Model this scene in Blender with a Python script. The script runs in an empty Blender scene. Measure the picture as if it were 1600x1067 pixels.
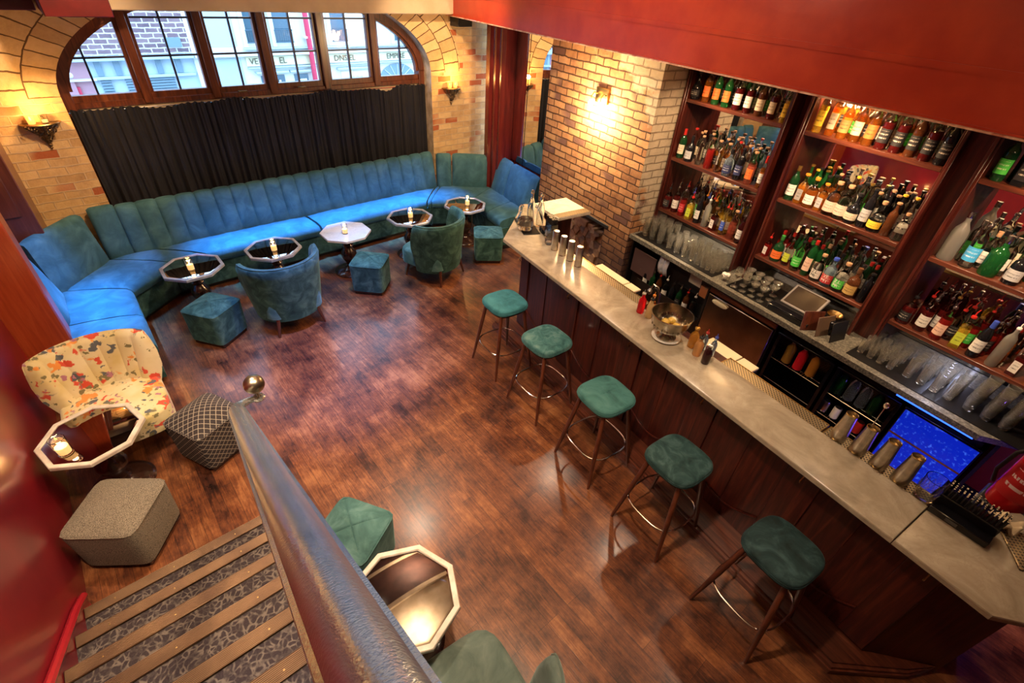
import bpy, bmesh, math, random
from math import sin, cos, pi, radians, sqrt, atan2
from mathutils import Vector, Matrix

random.seed(7)
SC = bpy.context.scene
COL = SC.collection

# ------------------------------------------------------------------ camera
cam_d = bpy.data.cameras.new('camera')
cam = bpy.data.objects.new('camera', cam_d)
COL.objects.link(cam)
SC.camera = cam
R_ = Vector((0.75920273, -0.64811367, 0.05966477))
F_ = Vector((0.54442792, 0.58215002, -0.60390362))
U_ = R_.cross(F_)
ROT = Matrix.Rotation(radians(8.44692), 4, 'Z')   # survey frame (window wall) -> room frame (bar along y)
cam.matrix_world = ROT @ Matrix(((R_.x, U_.x, -F_.x, 0), (R_.y, U_.y, -F_.y, 0), (R_.z, U_.z, -F_.z, 3.2), (0, 0, 0, 1)))
cam_d.sensor_width = 36
cam_d.lens = 757.1 / 1600 * 36
cam_d.clip_start = 0.05

# ------------------------------------------------------------------ colour management
SC.view_settings.view_transform = 'Standard'
SC.view_settings.look = 'None'
SC.view_settings.gamma = 1
SC.view_settings.use_curve_mapping = False
SC.view_settings.exposure = 0.42

# ------------------------------------------------------------------ world: bright overcast street daylight
wd = bpy.data.worlds.new('daylight'); SC.world = wd; wd.use_nodes = True
bg = wd.node_tree.nodes['Background']
bg.inputs[0].default_value = (0.42, 0.68, 1.0, 1)
bg.inputs[1].default_value = 5.5

# ------------------------------------------------------------------ lights
def light(kind, name, loc, power, color, size=0.1, target=None, sizey=None, spot=None, blend=0.6):
    d = bpy.data.lights.new(name, kind)
    d.energy = power; d.color = color
    if kind == 'AREA':
        d.size = size
        if sizey: d.shape = 'RECTANGLE'; d.size_y = sizey
    else:
        d.shadow_soft_size = size
    if spot: d.spot_size = radians(spot); d.spot_blend = blend
    o = bpy.data.objects.new(name, d); COL.objects.link(o); o.location = loc
    if target is not None:
        o.rotation_euler = (Vector(target) - Vector(loc)).to_track_quat('-Z', 'Y').to_euler()
    o.matrix_world = ROT @ (Matrix.Translation(loc) @ o.rotation_euler.to_matrix().to_4x4())
    return o
WARM = (1.0, 0.62, 0.34)
WARM2 = (1.0, 0.76, 0.54)
BLUE = (0.03, 0.30, 1.0)
# blue stage lamps in the high ceiling over the banquette
for x_, y_, sx_, sy_, e_ in ((2.05, 6.12, 3.9, 0.06, 62), (-0.33, 5.25, 0.06, 1.2, 15), (4.42, 5.40, 0.06, 0.9, 20)):
    q_ = light('AREA', 'blue_ceiling_strip', (x_, y_, 3.85), e_, BLUE, sx_, (x_, y_, 0.45), sy_)
    q_.data.spread = radians(17)
light('SPOT', 'blue_ceiling_spot', (0.5, 4.9, 3.85), 300, (0.05, 0.42, 1.0), 0.1, (0.5, 4.9, 0), spot=26, blend=1)
light('SPOT', 'blue_ceiling_spot', (2.3, 4.9, 3.85), 500, (0.05, 0.42, 1.0), 0.1, (2.3, 4.9, 0), spot=30, blend=1)
light('SPOT', 'blue_ceiling_spot', (3.8, 4.8, 3.85), 500, (0.05, 0.42, 1.0), 0.1, (3.6, 4.8, 0), spot=28, blend=1)
light('SPOT', 'blue_ceiling_spot', (3.3, 5.0, 3.85), 700, BLUE, 0.1, (4.9, 5.35, 0.8), spot=20, blend=1)
light('SPOT', 'blue_ceiling_spot', (0.7, 5.0, 3.85), 700, BLUE, 0.1, (-0.65, 5.65, 0.75), spot=20, blend=1)
light('SPOT', 'floor_sheen_fill', (1.4, 3.8, 3.80), 1300, (0.10, 0.24, 1.0), 0.2, (1.35, 4.05, 0.0), spot=44, blend=1)  # added fill, stands in for the window's blue sheen on the floor
# warm ceiling spots
light('SPOT', 'ceiling_spot', (0.6, 3.8, 3.80), 160, WARM, 0.08, (-0.8, 4.95, 1.4), spot=40, blend=1)
light('SPOT', 'ceiling_spot', (0.3, 3.0, 3.80), 260, WARM2, 0.06, (0.3, 2.6, 0), spot=80, blend=0.8)
light('SPOT', 'ceiling_spot', (2.0, 3.9, 3.80), 210, WARM2, 0.06, (1.9, 4.6, 0), spot=100, blend=0.8)
light('SPOT', 'ceiling_spot', (0.9, 4.6, 3.70), 330, WARM, 0.08, (-0.2, 6.65, 1.9), spot=62, blend=1)
light('SPOT', 'ceiling_spot', (3.2, 4.6, 3.70), 330, WARM, 0.08, (4.6, 6.65, 1.8), spot=62, blend=1)
light('SPOT', 'ceiling_spot', (0.9, 1.1, 3.80), 260, WARM2, 0.06, (1.1, 1.4, 0), spot=95, blend=0.9)
light('SPOT', 'ceiling_spot', (-0.4, 1.5, 3.80), 210, WARM2, 0.06, (-0.4, 2.3, 0.3), spot=80, blend=0.9)
light('SPOT', 'beam_fill', (1.6, 3.2, 3.85), 150, WARM2, 0.1, (4.2, 3.4, 3.0), spot=110, blend=1)  # added lamp, brightens the face of the red beam
light('AREA', 'stair_bounce_fill', (0.9, 1.4, 3.40), 60, WARM2, 0.8, (0.9, 1.4, 4.0), 0.8)  # unseen fill without a fixture, bounced off the cream ceiling
light('AREA', 'room_bounce_fill', (2.2, 3.9, 3.30), 90, WARM2, 1.0, (2.2, 3.9, 4.0), 1.0)  # second added fill with no fixture, bounced off the dark ceiling
light('SPOT', 'rail_streak_fill', (2.3, 2.2, 3.80), 380, (0.25, 0.5, 1.0), 0.35, (0.1, 0.8, 2.3), spot=50, blend=1)  # added to draw a blue highlight streak along the handrail

# ------------------------------------------------------------------ bar frame: w to the right along the bar, v back towards the shelves
TH = radians(81.55308) - pi
BP = Vector((2.95, 3.42, 0))
UD = Vector((0.146893, 0.989152, 0)); VD = Vector((0.989152, -0.146893, 0))
def B(w, v, z=0.0):
    return BP - UD * w + VD * v + Vector((0, 0, z))
# warm lamps of the bar
for w_, e_ in ((0.8, 50), (2.1, 75), (3.3, 60)):
    light('SPOT', 'bar_downlight', B(w_, 1.45, 2.66), e_, WARM, 0.05, B(w_, 1.95, 1.3), spot=130, blend=0.9)
for w_ in (.85, 2.05, 3.25):
    light('SPOT', 'shelf_fill', B(w_, 0.95, 2.67), 42, WARM2, 0.03, B(w_, 1.95, 1.35), spot=62, blend=0.8)  # added fill, lifts the bottles on the lower shelves
for w_, e_ in ((0.5, 34), (1.9, 26), (3.3, 22)):
    light('SPOT', 'bar_pendant_spot', B(w_, 0.75, 2.68), e_, WARM2, 0.04, B(w_, 0.35, 1.07), spot=95, blend=0.8)
for w_, l_, c_ in ((.85, 1.0, WARM2), (3.3, 1.0, (.62, .66, 1.0))):
    light('AREA', 'under_shelf_light', B(w_, 1.875, 1.180), 2.6, c_, l_, B(w_, 1.875, 0), .02)
light('POINT', 'fridge_light', B(3.5, 1.72, 0.74), 5, (0.03, 0.10, 1.0), 0.05)
light('POINT', 'floor_uv_light', B(4.15, 1.3, 0.5), 4, (0.18, 0.08, 1.0), 0.05)

# ------------------------------------------------------------------ mesh helpers
class G:
    def __init__(s): s.v = []; s.f = []; s.uv = None
    def add(s, vf, M=None):
        v, f = (vf.v, vf.f) if isinstance(vf, G) else vf
        k = len(s.v)
        s.v += [tuple(M @ Vector(p)) for p in v] if M is not None else [tuple(p) for p in v]
        s.f += [tuple(i + k for i in q) for q in f]
        return s
def T(x=0, y=0, z=0, rz=0, rx=0, ry=0, s=None):
    m = Matrix.Translation((x, y, z)) @ Matrix.Rotation(rz, 4, 'Z') @ Matrix.Rotation(ry, 4, 'Y') @ Matrix.Rotation(rx, 4, 'X')
    if s is not None:
        m = m @ Matrix.Diagonal((*(s if hasattr(s, '__len__') else (s, s, s)), 1))
    return m
def box(x0, x1, y0, y1, z0, z1, bev=0.0, seg=1):
    if bev <= 0:
        v = [(x, y, z) for z in (z0, z1) for y in (y0, y1) for x in (x0, x1)]
        f = [(0, 2, 3, 1), (4, 5, 7, 6), (0, 1, 5, 4), (2, 6, 7, 3), (0, 4, 6, 2), (1, 3, 7, 5)]
        return v, f
    bm = bmesh.new(); bmesh.ops.create_cube(bm, size=1)
    for q in bm.verts:
        q.co = Vector(((x0 + x1) / 2 + q.co.x * (x1 - x0), (y0 + y1) / 2 + q.co.y * (y1 - y0), (z0 + z1) / 2 + q.co.z * (z1 - z0)))
    bmesh.ops.bevel(bm, geom=bm.edges[:], offset=bev, segments=seg, profile=0.5, affect='EDGES')
    bm.verts.index_update()
    r = [tuple(q.co) for q in bm.verts], [tuple(q.index for q in fc.verts) for fc in bm.faces]
    bm.free(); return r
def lathe(prof, n=20, cap0=True, cap1=True):
    v = []; f = []
    for r, z in prof:
        for i in range(n):
            a = 2 * pi * i / n; v.append((r * cos(a), r * sin(a), z))
    for k in range(len(prof) - 1):
        for i in range(n):
            j = (i + 1) % n
            f.append((k * n + i, k * n + j, (k + 1) * n + j, (k + 1) * n + i))
    if cap0: f.append(tuple(range(n))[::-1])
    if cap1: f.append(tuple((len(prof) - 1) * n + i for i in range(n)))
    return v, f
def prism(poly, z0, z1):
    n = len(poly)
    a = sum(poly[i][0] * poly[(i + 1) % n][1] - poly[(i + 1) % n][0] * poly[i][1] for i in range(n))
    if a < 0: poly = poly[::-1]
    v = [(x, y, z0) for x, y in poly] + [(x, y, z1) for x, y in poly]
    f = [tuple(range(n))[::-1], tuple(range(n, 2 * n))] + [(i, (i + 1) % n, (i + 1) % n + n, i + n) for i in range(n)]
    return v, f
def tube(pts, r, n=8, closed=False, caps=True, flat=None):
    P = [Vector(p) for p in pts]; m = len(P); v = []; f = []
    rr = r if hasattr(r, '__len__') else [r] * m
    up = None
    for k in range(m):
        if closed: t = P[(k + 1) % m] - P[k - 1]
        else: t = P[min(k + 1, m - 1)] - P[max(k - 1, 0)]
        t.normalize()
        if up is None:
            up = Vector((0, 0, 1)) if abs(t.z) < 0.9 else Vector((1, 0, 0))
        a = t.cross(up)
        if a.length < 1e-4: a = t.cross(Vector((0, 1, 0)))
        a.normalize(); b = a.cross(t); up = b
        for i in range(n):
            q = 2 * pi * i / n
            v.append(tuple(P[k] + (a * cos(q) + b * sin(q) * (flat or 1)) * rr[k]))
    for k in range(m if closed else m - 1):
        l = (k + 1) % m
        for i in range(n):
            j = (i + 1) % n
            f.append((k * n + i, k * n + j, l * n + j, l * n + i))
    if caps and not closed:
        f.append(tuple(range(n))[::-1]); f.append(tuple((m - 1) * n + i for i in range(n)))
    return v, f
def loft(rings, closed=True, caps=True):
    v = [p for r in rings for p in r]; n = len(rings[0]); f = []
    for k in range(len(rings) - 1):
        for i in range(n if closed else n - 1):
            j = (i + 1) % n
            f.append((k * n + i, k * n + j, (k + 1) * n + j, (k + 1) * n + i))
    if caps: f.append(tuple(range(n))[::-1]); f.append(tuple((len(rings) - 1) * n + i for i in range(n)))
    return v, f
def sphere(r, x=0, y=0, z=0, n=16, m=10, s=(1, 1, 1)):
    pr = [(r * sin(pi * k / m) * 1.0, -r * cos(pi * k / m)) for k in range(m + 1)]
    pr[0] = (r * 0.02, -r); pr[-1] = (r * 0.02, r)
    v, f = lathe(pr, n)
    return [(a * s[0] + x, b * s[1] + y, c * s[2] + z) for a, b, c in v], f
def pad(sx, sy, z0, z1, edge=0.02, ex=4.0, dome=0.01, groove=None, n=48, nr=12):
    """rounded upholstered block: super-ellipse plan, soft top edge, domed top with sewn grooves"""
    rings = []
    def out(k, s):
        a = 2 * pi * k / n + pi / 4 * 0
        c, d = cos(a), sin(a)
        q = (abs(c) ** ex + abs(d) ** ex) ** (-1 / ex)
        return c * q * s, d * q * s
    lv = [(1 - edge / sx, z0), (1, z0 + edge * .5), (1, z1 - edge)]
    for j in (1, 2, 3): 
        t = j * pi / 8; lv.append((1 - edge / sx * (1 - cos(t)), z1 - edge + edge * sin(t)))
    for s, z in lv:
        rings.append([(out(k, s)[0] * sx, out(k, s)[1] * sy, z) for k in range(n)])
    s0 = 1 - edge / sx * 0.8
    for j in range(nr + 1):
        s = s0 * (1 - j / nr) + 0.004
        ring = []
        for k in range(n):
            x, y = out(k, s); z = z1 + dome * (1 - min(1, (s / s0)) ** 2)
            if groove: z -= groove(x, y)
            ring.append((x * sx, y * sy, z))
        rings.append(ring)
    return loft(rings)
def arc(cx, cy, r, a0, a1, n):
    return [(cx + r * cos(a0 + (a1 - a0) * i / n), cy + r * sin(a0 + (a1 - a0) * i / n)) for i in range(n + 1)]

def mesh(name, g, uvfn=None, angle=38):
    v, f = (g.v, g.f) if isinstance(g, G) else g
    me = bpy.data.meshes.new(name); me.from_pydata([tuple(p) for p in v], [], f); me.update()
    bm = bmesh.new(); bm.from_mesh(me); bmesh.ops.recalc_face_normals(bm, faces=bm.faces[:])
    uvl = bm.loops.layers.uv.new('UVMap')
    for fc in bm.faces:
        fc.smooth = angle > 0
        nx, ny, nz = abs(fc.normal.x), abs(fc.normal.y), abs(fc.normal.z)
        for lp in fc.loops:
            c = lp.vert.co
            if uvfn: lp[uvl].uv = uvfn(c, fc)
            elif nz > nx and nz > ny: lp[uvl].uv = (c.x, c.y)
            elif nx > ny: lp[uvl].uv = (c.y, c.z)
            else: lp[uvl].uv = (c.x, c.z)
    bm.to_mesh(me); bm.free()
    if angle > 0: me.set_sharp_from_angle(angle=radians(angle))
    return me
def ob(name, g, m=None, parent=None, loc=None, rz=None, uvfn=None, angle=38):
    me = g if isinstance(g, bpy.types.Mesh) else mesh(name, g, uvfn, angle)
    o = bpy.data.objects.new(name, me); COL.objects.link(o)
    if m is not None:
        if not me.materials: me.materials.append(m)
        if me.materials[0] != m:
            o.material_slots[0].link = 'OBJECT'; o.material_slots[0].material = m
    if parent is not None: o.parent = parent
    if loc is not None: o.location = loc
    if rz is not None: o.rotation_euler = (0, 0, rz)
    return o
def tag(o, label=None, cat=None, group=None, kind=None):
    if label: o['label'] = label
    if cat: o['category'] = cat
    if group: o['group'] = group
    if kind: o['kind'] = kind
    return o
def thing(name, label, cat, loc=(0, 0, 0), rz=0.0, group=None):
    o = bpy.data.objects.new(name, None); COL.objects.link(o); o.empty_display_size = 0.05
    o.location = loc; o.rotation_euler = (0, 0, rz)
    return tag(o, label, cat, group)
def struct(name, g, m, label=None, parent=None, bar=False, **k):
    o = ob(name, g, m, parent, **k)
    if bar: o.location = BP; o.rotation_euler = (0, 0, TH)
    if parent is None: tag(o, label or name.replace('_', ' '), 'room', kind='structure')
    return o
def kids(o): return [c for c in bpy.data.objects if c.parent == o]
def dup(root, loc, rz=None, label=None, group=None, src=None):
    def cp(o, par, tree):
        c = o.copy(); COL.objects.link(c)
        if par is not None: c.parent = par
        for ch, sub in tree: cp(ch, c, sub)
        return c
    def tr(o): return [(c, tr(c)) for c in KIDS.get(o.name, [])]
    if root.name not in KIDS:
        for o in bpy.data.objects:
            if o.parent is not None:
                L = KIDS.setdefault(o.parent.name, [])
                if o not in L: L.append(o)
        KIDS.setdefault(root.name, [])
    c = cp(root, None, tr(root)); c.location = loc
    if rz is not None: c.rotation_euler = (0, 0, rz)
    if label: c['label'] = label
    if group: c['group'] = group
    return c
KIDS = {}

# ------------------------------------------------------------------ materials
class N:
    def __init__(s, name):
        s.m = bpy.data.materials.new(name); s.m.use_nodes = True
        s.t = s.m.node_tree; s.b = s.t.nodes['Principled BSDF']; s.l = s.t.links
    def n(s, typ, **k):
        q = s.t.nodes.new(typ)
        for a, b in k.items():
            if a.startswith('i_'):
                key = a[2:]; key = int(key) if key.isdigit() else key.replace('_', ' ')
                if isinstance(b, bpy.types.NodeSocket): s.l.new(b, q.inputs[key])
                else: q.inputs[key].default_value = b
            else: setattr(q, a, b)
        return q
    def co(s, kind='Object', scale=(1, 1, 1), rot=(0, 0, 0), loc=(0, 0, 0)):
        c = s.n('ShaderNodeTexCoord'); 
        return s.n('ShaderNodeMapping', i_0=c.outputs[kind], i_Scale=scale, i_Rotation=rot, i_Location=loc).outputs[0]
    def ramp(s, fac, stops):
        r = s.n('ShaderNodeValToRGB', i_0=fac); e = r.color_ramp.elements
        while len(e) < len(stops): e.new(0.5)
        for q, (p, c) in zip(e, stops): q.position = p; q.color = (*c, 1) if len(c) == 3 else c
        return r.outputs[0]
    def mix(s, fac, a, b, mode='MIX'):
        q = s.n('ShaderNodeMix', data_type='RGBA', blend_type=mode)
        for key, val in ((0, fac), (6, a), (7, b)):
            if isinstance(val, bpy.types.NodeSocket): s.l.new(val, q.inputs[key])
            else: q.inputs[key].default_value = (*val, 1) if hasattr(val, '__len__') and len(val) == 3 else val
        return q.outputs[2]
    def math(s, op, a, b=0.0):
        q = s.n('ShaderNodeMath', operation=op)
        for key, val in ((0, a), (1, b)):
            if isinstance(val, bpy.types.NodeSocket): s.l.new(val, q.inputs[key])
            else: q.inputs[key].default_value = val
        return q.outputs[0]
    def set(s, **k):
        for a, b in k.items():
            key = {'col': 'Base Color', 'rough': 'Roughness', 'metal': 'Metallic', 'trans': 'Transmission Weight', 'em': 'Emission Color', 'ems': 'Emission Strength', 'ior': 'IOR', 'sheen': 'Sheen Weight', 'coat': 'Coat Weight', 'alpha': 'Alpha', 'nrm': 'Normal', 'spec': 'Specular IOR Level', 'coatr': 'Coat Roughness', 'sheenr': 'Sheen Roughness'}[a]
            if isinstance(b, bpy.types.NodeSocket): s.l.new(b, s.b.inputs[key])
            else: s.b.inputs[key].default_value = (*b, 1) if hasattr(b, '__len__') and len(b) == 3 else b
        return s
    def bump(s, h, strength=0.3, dist=0.01):
        q = s.n('ShaderNodeBump', i_Height=h, i_Strength=strength, i_Distance=dist); s.set(nrm=q.outputs[0]); return s
def pm(name, col, rough=0.5, metal=0.0, **k):
    return N(name).set(col=col, rough=rough, metal=metal, **k).m
def noisy(name, c1, c2, scale=8, rough=0.5, bump=0.0, bscale=60, detail=4, lo=0.35, hi=0.65, **k):
    q = N(name); co = q.co()
    nz = q.n('ShaderNodeTexNoise', i_Vector=co, i_Scale=scale, i_Detail=detail).outputs[0]
    q.set(col=q.ramp(nz, [(lo, c1), (hi, c2)]), rough=rough, **k)
    if bump: q.bump(q.n('ShaderNodeTexNoise', i_Vector=co, i_Scale=bscale, i_Detail=3).outputs[0], bump, 0.005)
    return q.m
def velvet(name, c1, c2, c3, scale=7):
    q = N(name); co = q.co()
    a = q.n('ShaderNodeTexNoise', i_Vector=co, i_Scale=scale, i_Detail=5, i_Roughness=0.6, i_Distortion=0.8).outputs[0]
    f = q.n('ShaderNodeTexNoise', i_Vector=co, i_Scale=350, i_Detail=2).outputs[0]
    q.set(col=q.ramp(a, [(0.3, c1), (0.5, c2), (0.68, c3)]), rough=0.8, sheen=0.30, sheenr=0.4, spec=0.25).bump(f, 0.25, 0.002)
    q.b.inputs['Sheen Tint'].default_value = (*[min(1, x * 2.5 + 0.15) for x in c3], 1)
    return q.m
VEL = velvet('teal_velvet', (0.03, 0.085, 0.08), (0.055, 0.135, 0.125), (0.10, 0.20, 0.185))
VELD = velvet('dark_teal_velvet', (0.010, 0.036, 0.031), (0.030, 0.085, 0.072), (0.075, 0.16, 0.13), 9)
VELB = velvet('banquette_velvet', (0.022, 0.075, 0.09), (0.036, 0.11, 0.135), (0.06, 0.155, 0.18), 5)
VELG = velvet('grey_green_velvet', (0.06, 0.09, 0.075), (0.10, 0.135, 0.115), (0.16, 0.19, 0.165), 6)

def floor_mat():
    q = N('floor_planks'); co = q.co(rot=(0, 0, radians(90)))
    br = q.n('ShaderNodeTexBrick', i_Vector=co, i_Color1=(0, 0, 0, 1), i_Color2=(1, 1, 1, 1), i_Mortar=(0.5, 0.5, 0.5, 1), i_Scale=1.0, i_Mortar_Size=0.0009, i_Brick_Width=0.75, i_Row_Height=0.085, offset=0.37, offset_frequency=3)
    nz = q.n('ShaderNodeTexNoise', i_Vector=co, i_Scale=2.6, i_Detail=9, i_Roughness=0.72).outputs[0]
    cg = q.co(scale=(60, 5, 5))
    gr = q.n('ShaderNodeTexNoise', i_Vector=cg, i_Scale=1.0, i_Detail=5, i_Roughness=0.6, i_Distortion=1.2).outputs[0]
    s = q.math('ADD', q.math('MULTIPLY', br.outputs[0], 0.11), q.math('ADD', q.math('MULTIPLY', nz, 0.95), q.math('MULTIPLY', gr, 0.42)))
    c = q.ramp(s, [(0.52, (0.010, 0.004, 0.003)), (0.64, (0.055, 0.016, 0.008)), (0.78, (0.155, 0.048, 0.016)), (0.95, (0.32, 0.125, 0.042))])
    c = q.mix(br.outputs[1], c, (0.012, 0.006, 0.004))
    q.set(col=c, rough=q.ramp(nz, [(0.3, (0.26,) * 3), (0.7, (0.42,) * 3)]), coat=0.5, coatr=0.2)
    q.bump(q.math('SUBTRACT', gr, q.math('MULTIPLY', br.outputs[1], 2.0)), 0.25, 0.003)
    return q.m
FLOOR = floor_mat()
def wood(name, c1, c2, c3, rough=0.3, scale=(3, 3, 3), axis=(18, 18, 1.2), coat=0.3):
    q = N(name); co = q.co(scale=axis)
    a = q.n('ShaderNodeTexNoise', i_Vector=co, i_Scale=1.6, i_Detail=6, i_Roughness=0.65, i_Distortion=0.7).outputs[0]
    q.set(col=q.ramp(a, [(0.3, c1), (0.52, c2), (0.72, c3)]), rough=rough, coat=coat, coatr=0.2).bump(a, 0.15, 0.002)
    return q.m
MAHOG = wood('mahogany_panel', (0.012, 0.002, 0.0015), (0.055, 0.008, 0.005), (0.125, 0.023, 0.010), 0.30)
MAHOGH = wood('mahogany_board', (0.03, 0.007, 0.004), (0.10, 0.025, 0.012), (0.20, 0.06, 0.03), 0.34, axis=(1.2, 18, 18))
LEGW = wood('walnut_leg', (0.03, 0.008, 0.004), (0.09, 0.022, 0.010), (0.16, 0.045, 0.02), 0.35)
FRAMEW = wood('window_wood', (0.035, 0.008, 0.004), (0.11, 0.028, 0.010), (0.19, 0.055, 0.018), 0.34)
DARKW = wood('dark_turned_wood', (0.012, 0.005, 0.004), (0.035, 0.013, 0.009), (0.07, 0.03, 0.02), 0.16, coat=0.8)
def brick(name, bw, rh, c1, c2, mortar, ms=0.010, spots=None, bump=0.9, plaster=None, soot=None, uv=True, offs=0.5):
    q = N(name); co = q.co('UV')
    wob = q.n('ShaderNodeTexNoise', i_Vector=co, i_Scale=9, i_Detail=3).outputs[1]
    cw = q.mix(0.026, co, wob, 'ADD')
    br = q.n('ShaderNodeTexBrick', i_Vector=cw, i_Color1=(0, 0, 0, 1), i_Color2=(1, 1, 1, 1), i_Mortar=(0.5, 0.5, 0.5, 1), i_Scale=1.0, i_Mortar_Size=ms, i_Mortar_Smooth=0.35, i_Brick_Width=bw, i_Row_Height=rh, i_Bias=0.0, offset=offs)
    nz = q.n('ShaderNodeTexNoise', i_Vector=co, i_Scale=7, i_Detail=8, i_Roughness=0.7).outputs[0]
    mus = q.n('ShaderNodeTexMusgrave') if False else q.n('ShaderNodeTexNoise', i_Vector=co, i_Scale=45, i_Detail=4)
    f = q.math('ADD', q.math('MULTIPLY', br.outputs[0], 0.5), q.math('SUBTRACT', nz, 0.25))
    c = q.ramp(f, [(0.05, c1), (0.5, c2[0]), (0.95, c2[1])])
    if spots:
        big = q.n('ShaderNodeTexNoise', i_Vector=co, i_Scale=1.3, i_Detail=2).outputs[0]
        c = q.mix(q.ramp(q.math('MULTIPLY', br.outputs[0], big), [(0.40, (0, 0, 0)), (0.47, (1, 1, 1))]), c, spots)
    c = q.mix(br.outputs[1], c, mortar)
    h = q.math('ADD', q.math('SUBTRACT', q.math('MULTIPLY', nz, 0.5), br.outputs[1]), q.math('MULTIPLY', mus.outputs[0], 0.35))
    sep = q.n('ShaderNodeSeparateXYZ', i_0=co)
    if plaster:
        # flaking cream plaster: plaster = (colour, direction expression)
        pn = q.n('ShaderNodeTexNoise', i_Vector=co, i_Scale=2.6, i_Detail=5, i_Roughness=0.6).outputs[0]
        g = q.math('ADD', pn, plaster[1](q, sep))
        c = q.mix(q.ramp(g, [(0.50, (0, 0, 0)), (0.60, (1, 1, 1))]), c, q.mix(q.math('MULTIPLY', br.outputs[1], 0.5), q.ramp(nz, [(0.3, tuple(x * 0.7 for x in plaster[0])), (0.7, plaster[0])]), mortar))
    if soot:
        pn = q.n('ShaderNodeTexNoise', i_Vector=co, i_Scale=3.0, i_Detail=4).outputs[0]
        g = q.math('ADD', q.math('MULTIPLY', pn, 0.6), q.math('MULTIPLY', sep.outputs[1], 0.62))
        c = q.mix(q.ramp(g, [(0.60, (1, 1, 1)), (0.92, (0, 0, 0))]), c, q.mix(0.75, c, soot))
        q_r = None
    q.set(col=c, rough=0.85, spec=0.2).bump(h, bump, 0.012)
    return q.m
BR_ARCH = brick('voussoir_brick', 0.115, 0.235, (0.40, 0.25, 0.11), ((0.62, 0.43, 0.20), (0.76, 0.57, 0.31)), (0.13, 0.075, 0.035), 0.006)
BR_WALL = brick('yellow_brick', 0.23, 0.082, (0.32, 0.19, 0.08), ((0.54, 0.36, 0.16), (0.68, 0.50, 0.26)), (0.50, 0.36, 0.20), 0.007, spots=(0.34, 0.10, 0.035))
BR_PIER = brick('chimney_brick', 0.225, 0.078, (0.15, 0.065, 0.04), ((0.42, 0.22, 0.105), (0.58, 0.37, 0.19)), (0.075, 0.04, 0.028), 0.008, spots=(0.16, 0.085, 0.07),
                plaster=((0.60, 0.52, 0.38), lambda q, s: q.math('ADD', q.math('MULTIPLY', s.outputs[0], 0.26), q.math('MULTIPLY', q.math('SUBTRACT', s.outputs[1], 2.30), 0.33))),
                soot=(0.035, 0.025, 0.04))
CREAM = noisy('cream_plaster', (0.52, 0.42, 0.27), (0.64, 0.54, 0.37), 3, 0.8, bump=0.15, bscale=25)
CREAMD = noisy('worn_cream_plaster', (0.36, 0.28, 0.17), (0.62, 0.52, 0.36), 9, 0.85, bump=0.5, bscale=18)
REDP = noisy('red_gloss_paint', (0.42, 0.034, 0.012), (0.52, 0.055, 0.018), 5, 0.32, bump=0.25, bscale=12)
REDW = noisy('crimson_gloss_wall', (0.16, 0.006, 0.012), (0.22, 0.010, 0.016), 3, 0.30, bump=0.05, bscale=8, coat=0.3, coatr=0.15)
REDT = pm('bright_red_skirting', (0.32, 0.012, 0.02), 0.25)
REDC = wood('oxblood_column_paint', (0.06, 0.006, 0.005), (0.10, 0.010, 0.008), (0.14, 0.018, 0.010), 0.25)
ORNG = wood('orange_stained_wood', (0.34, 0.045, 0.015), (0.46, 0.075, 0.022), (0.55, 0.11, 0.035), 0.28)
CEILD = noisy('dark_ceiling', (0.045, 0.018, 0.012), (0.075, 0.03, 0.02), 2, 0.7)
BLACK = pm('black_plastic', (0.008, 0.008, 0.009), 0.4)
BLACKG = pm('black_gloss', (0.006, 0.006, 0.008), 0.12)
DARKM = pm('dark_void', (0.010, 0.009, 0.010), 0.7)
STEEL = noisy('brushed_steel', (0.45, 0.42, 0.38), (0.60, 0.56, 0.50), 30, 0.28, metal=1.0)
STEELD = noisy('fridge_steel', (0.32, 0.27, 0.23), (0.48, 0.42, 0.36), 6, 0.25, metal=1.0)
CHROME = pm('chrome', (0.75, 0.73, 0.70), 0.12, 1.0)
BRASS = pm('aged_brass', (0.40, 0.26, 0.10), 0.3, 1.0)
BRONZE = noisy('dark_bronze', (0.09, 0.055, 0.025), (0.22, 0.14, 0.06), 30, 0.4, metal=0.9)
PEWTER = noisy('pewter', (0.46, 0.49, 0.50), (0.56, 0.57, 0.54), 8, 0.23, bump=0.14, bscale=260, metal=0.88)
BALLM = noisy('brushed_bronze_ball', (0.34, 0.29, 0.20), (0.42, 0.36, 0.26), 40, 0.30, metal=1.0)
def marble(name, c1, c2, vein, rough=0.2, scale=2.0):
    q = N(name); co = q.co()
    a = q.n('ShaderNodeTexNoise', i_Vector=co, i_Scale=scale, i_Detail=9, i_Roughness=0.6, i_Distortion=1.6).outputs[0]
    b = q.n('ShaderNodeTexNoise', i_Vector=co, i_Scale=scale * 1.7, i_Detail=6, i_Roughness=0.55, i_Distortion=3.0).outputs[0]
    v = q.ramp(q.math('ABSOLUTE', q.math('SUBTRACT', b, 0.5)), [(0.0, (1, 1, 1)), (0.03, (0, 0, 0))])
    q.set(col=q.mix(q.math('MULTIPLY', v, 0.5), q.ramp(a, [(0.3, c1), (0.7, c2)]), vein), rough=rough)
    return q.m
MARBLE = marble('bar_marble', (0.25, 0.205, 0.145), (0.50, 0.435, 0.33), (0.32, 0.27, 0.20), 0.22, 3.2)
MARBLEW = marble('white_marble', (0.62, 0.62, 0.64), (0.76, 0.76, 0.78), (0.5, 0.5, 0.52), 0.2, 5)
CREAMT = noisy('cream_laminate', (0.62, 0.55, 0.36), (0.72, 0.65, 0.46), 4, 0.4)
FRAMEC = noisy('painted_table_rim', (0.50, 0.42, 0.33), (0.68, 0.60, 0.50), 14, 0.45)
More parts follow.
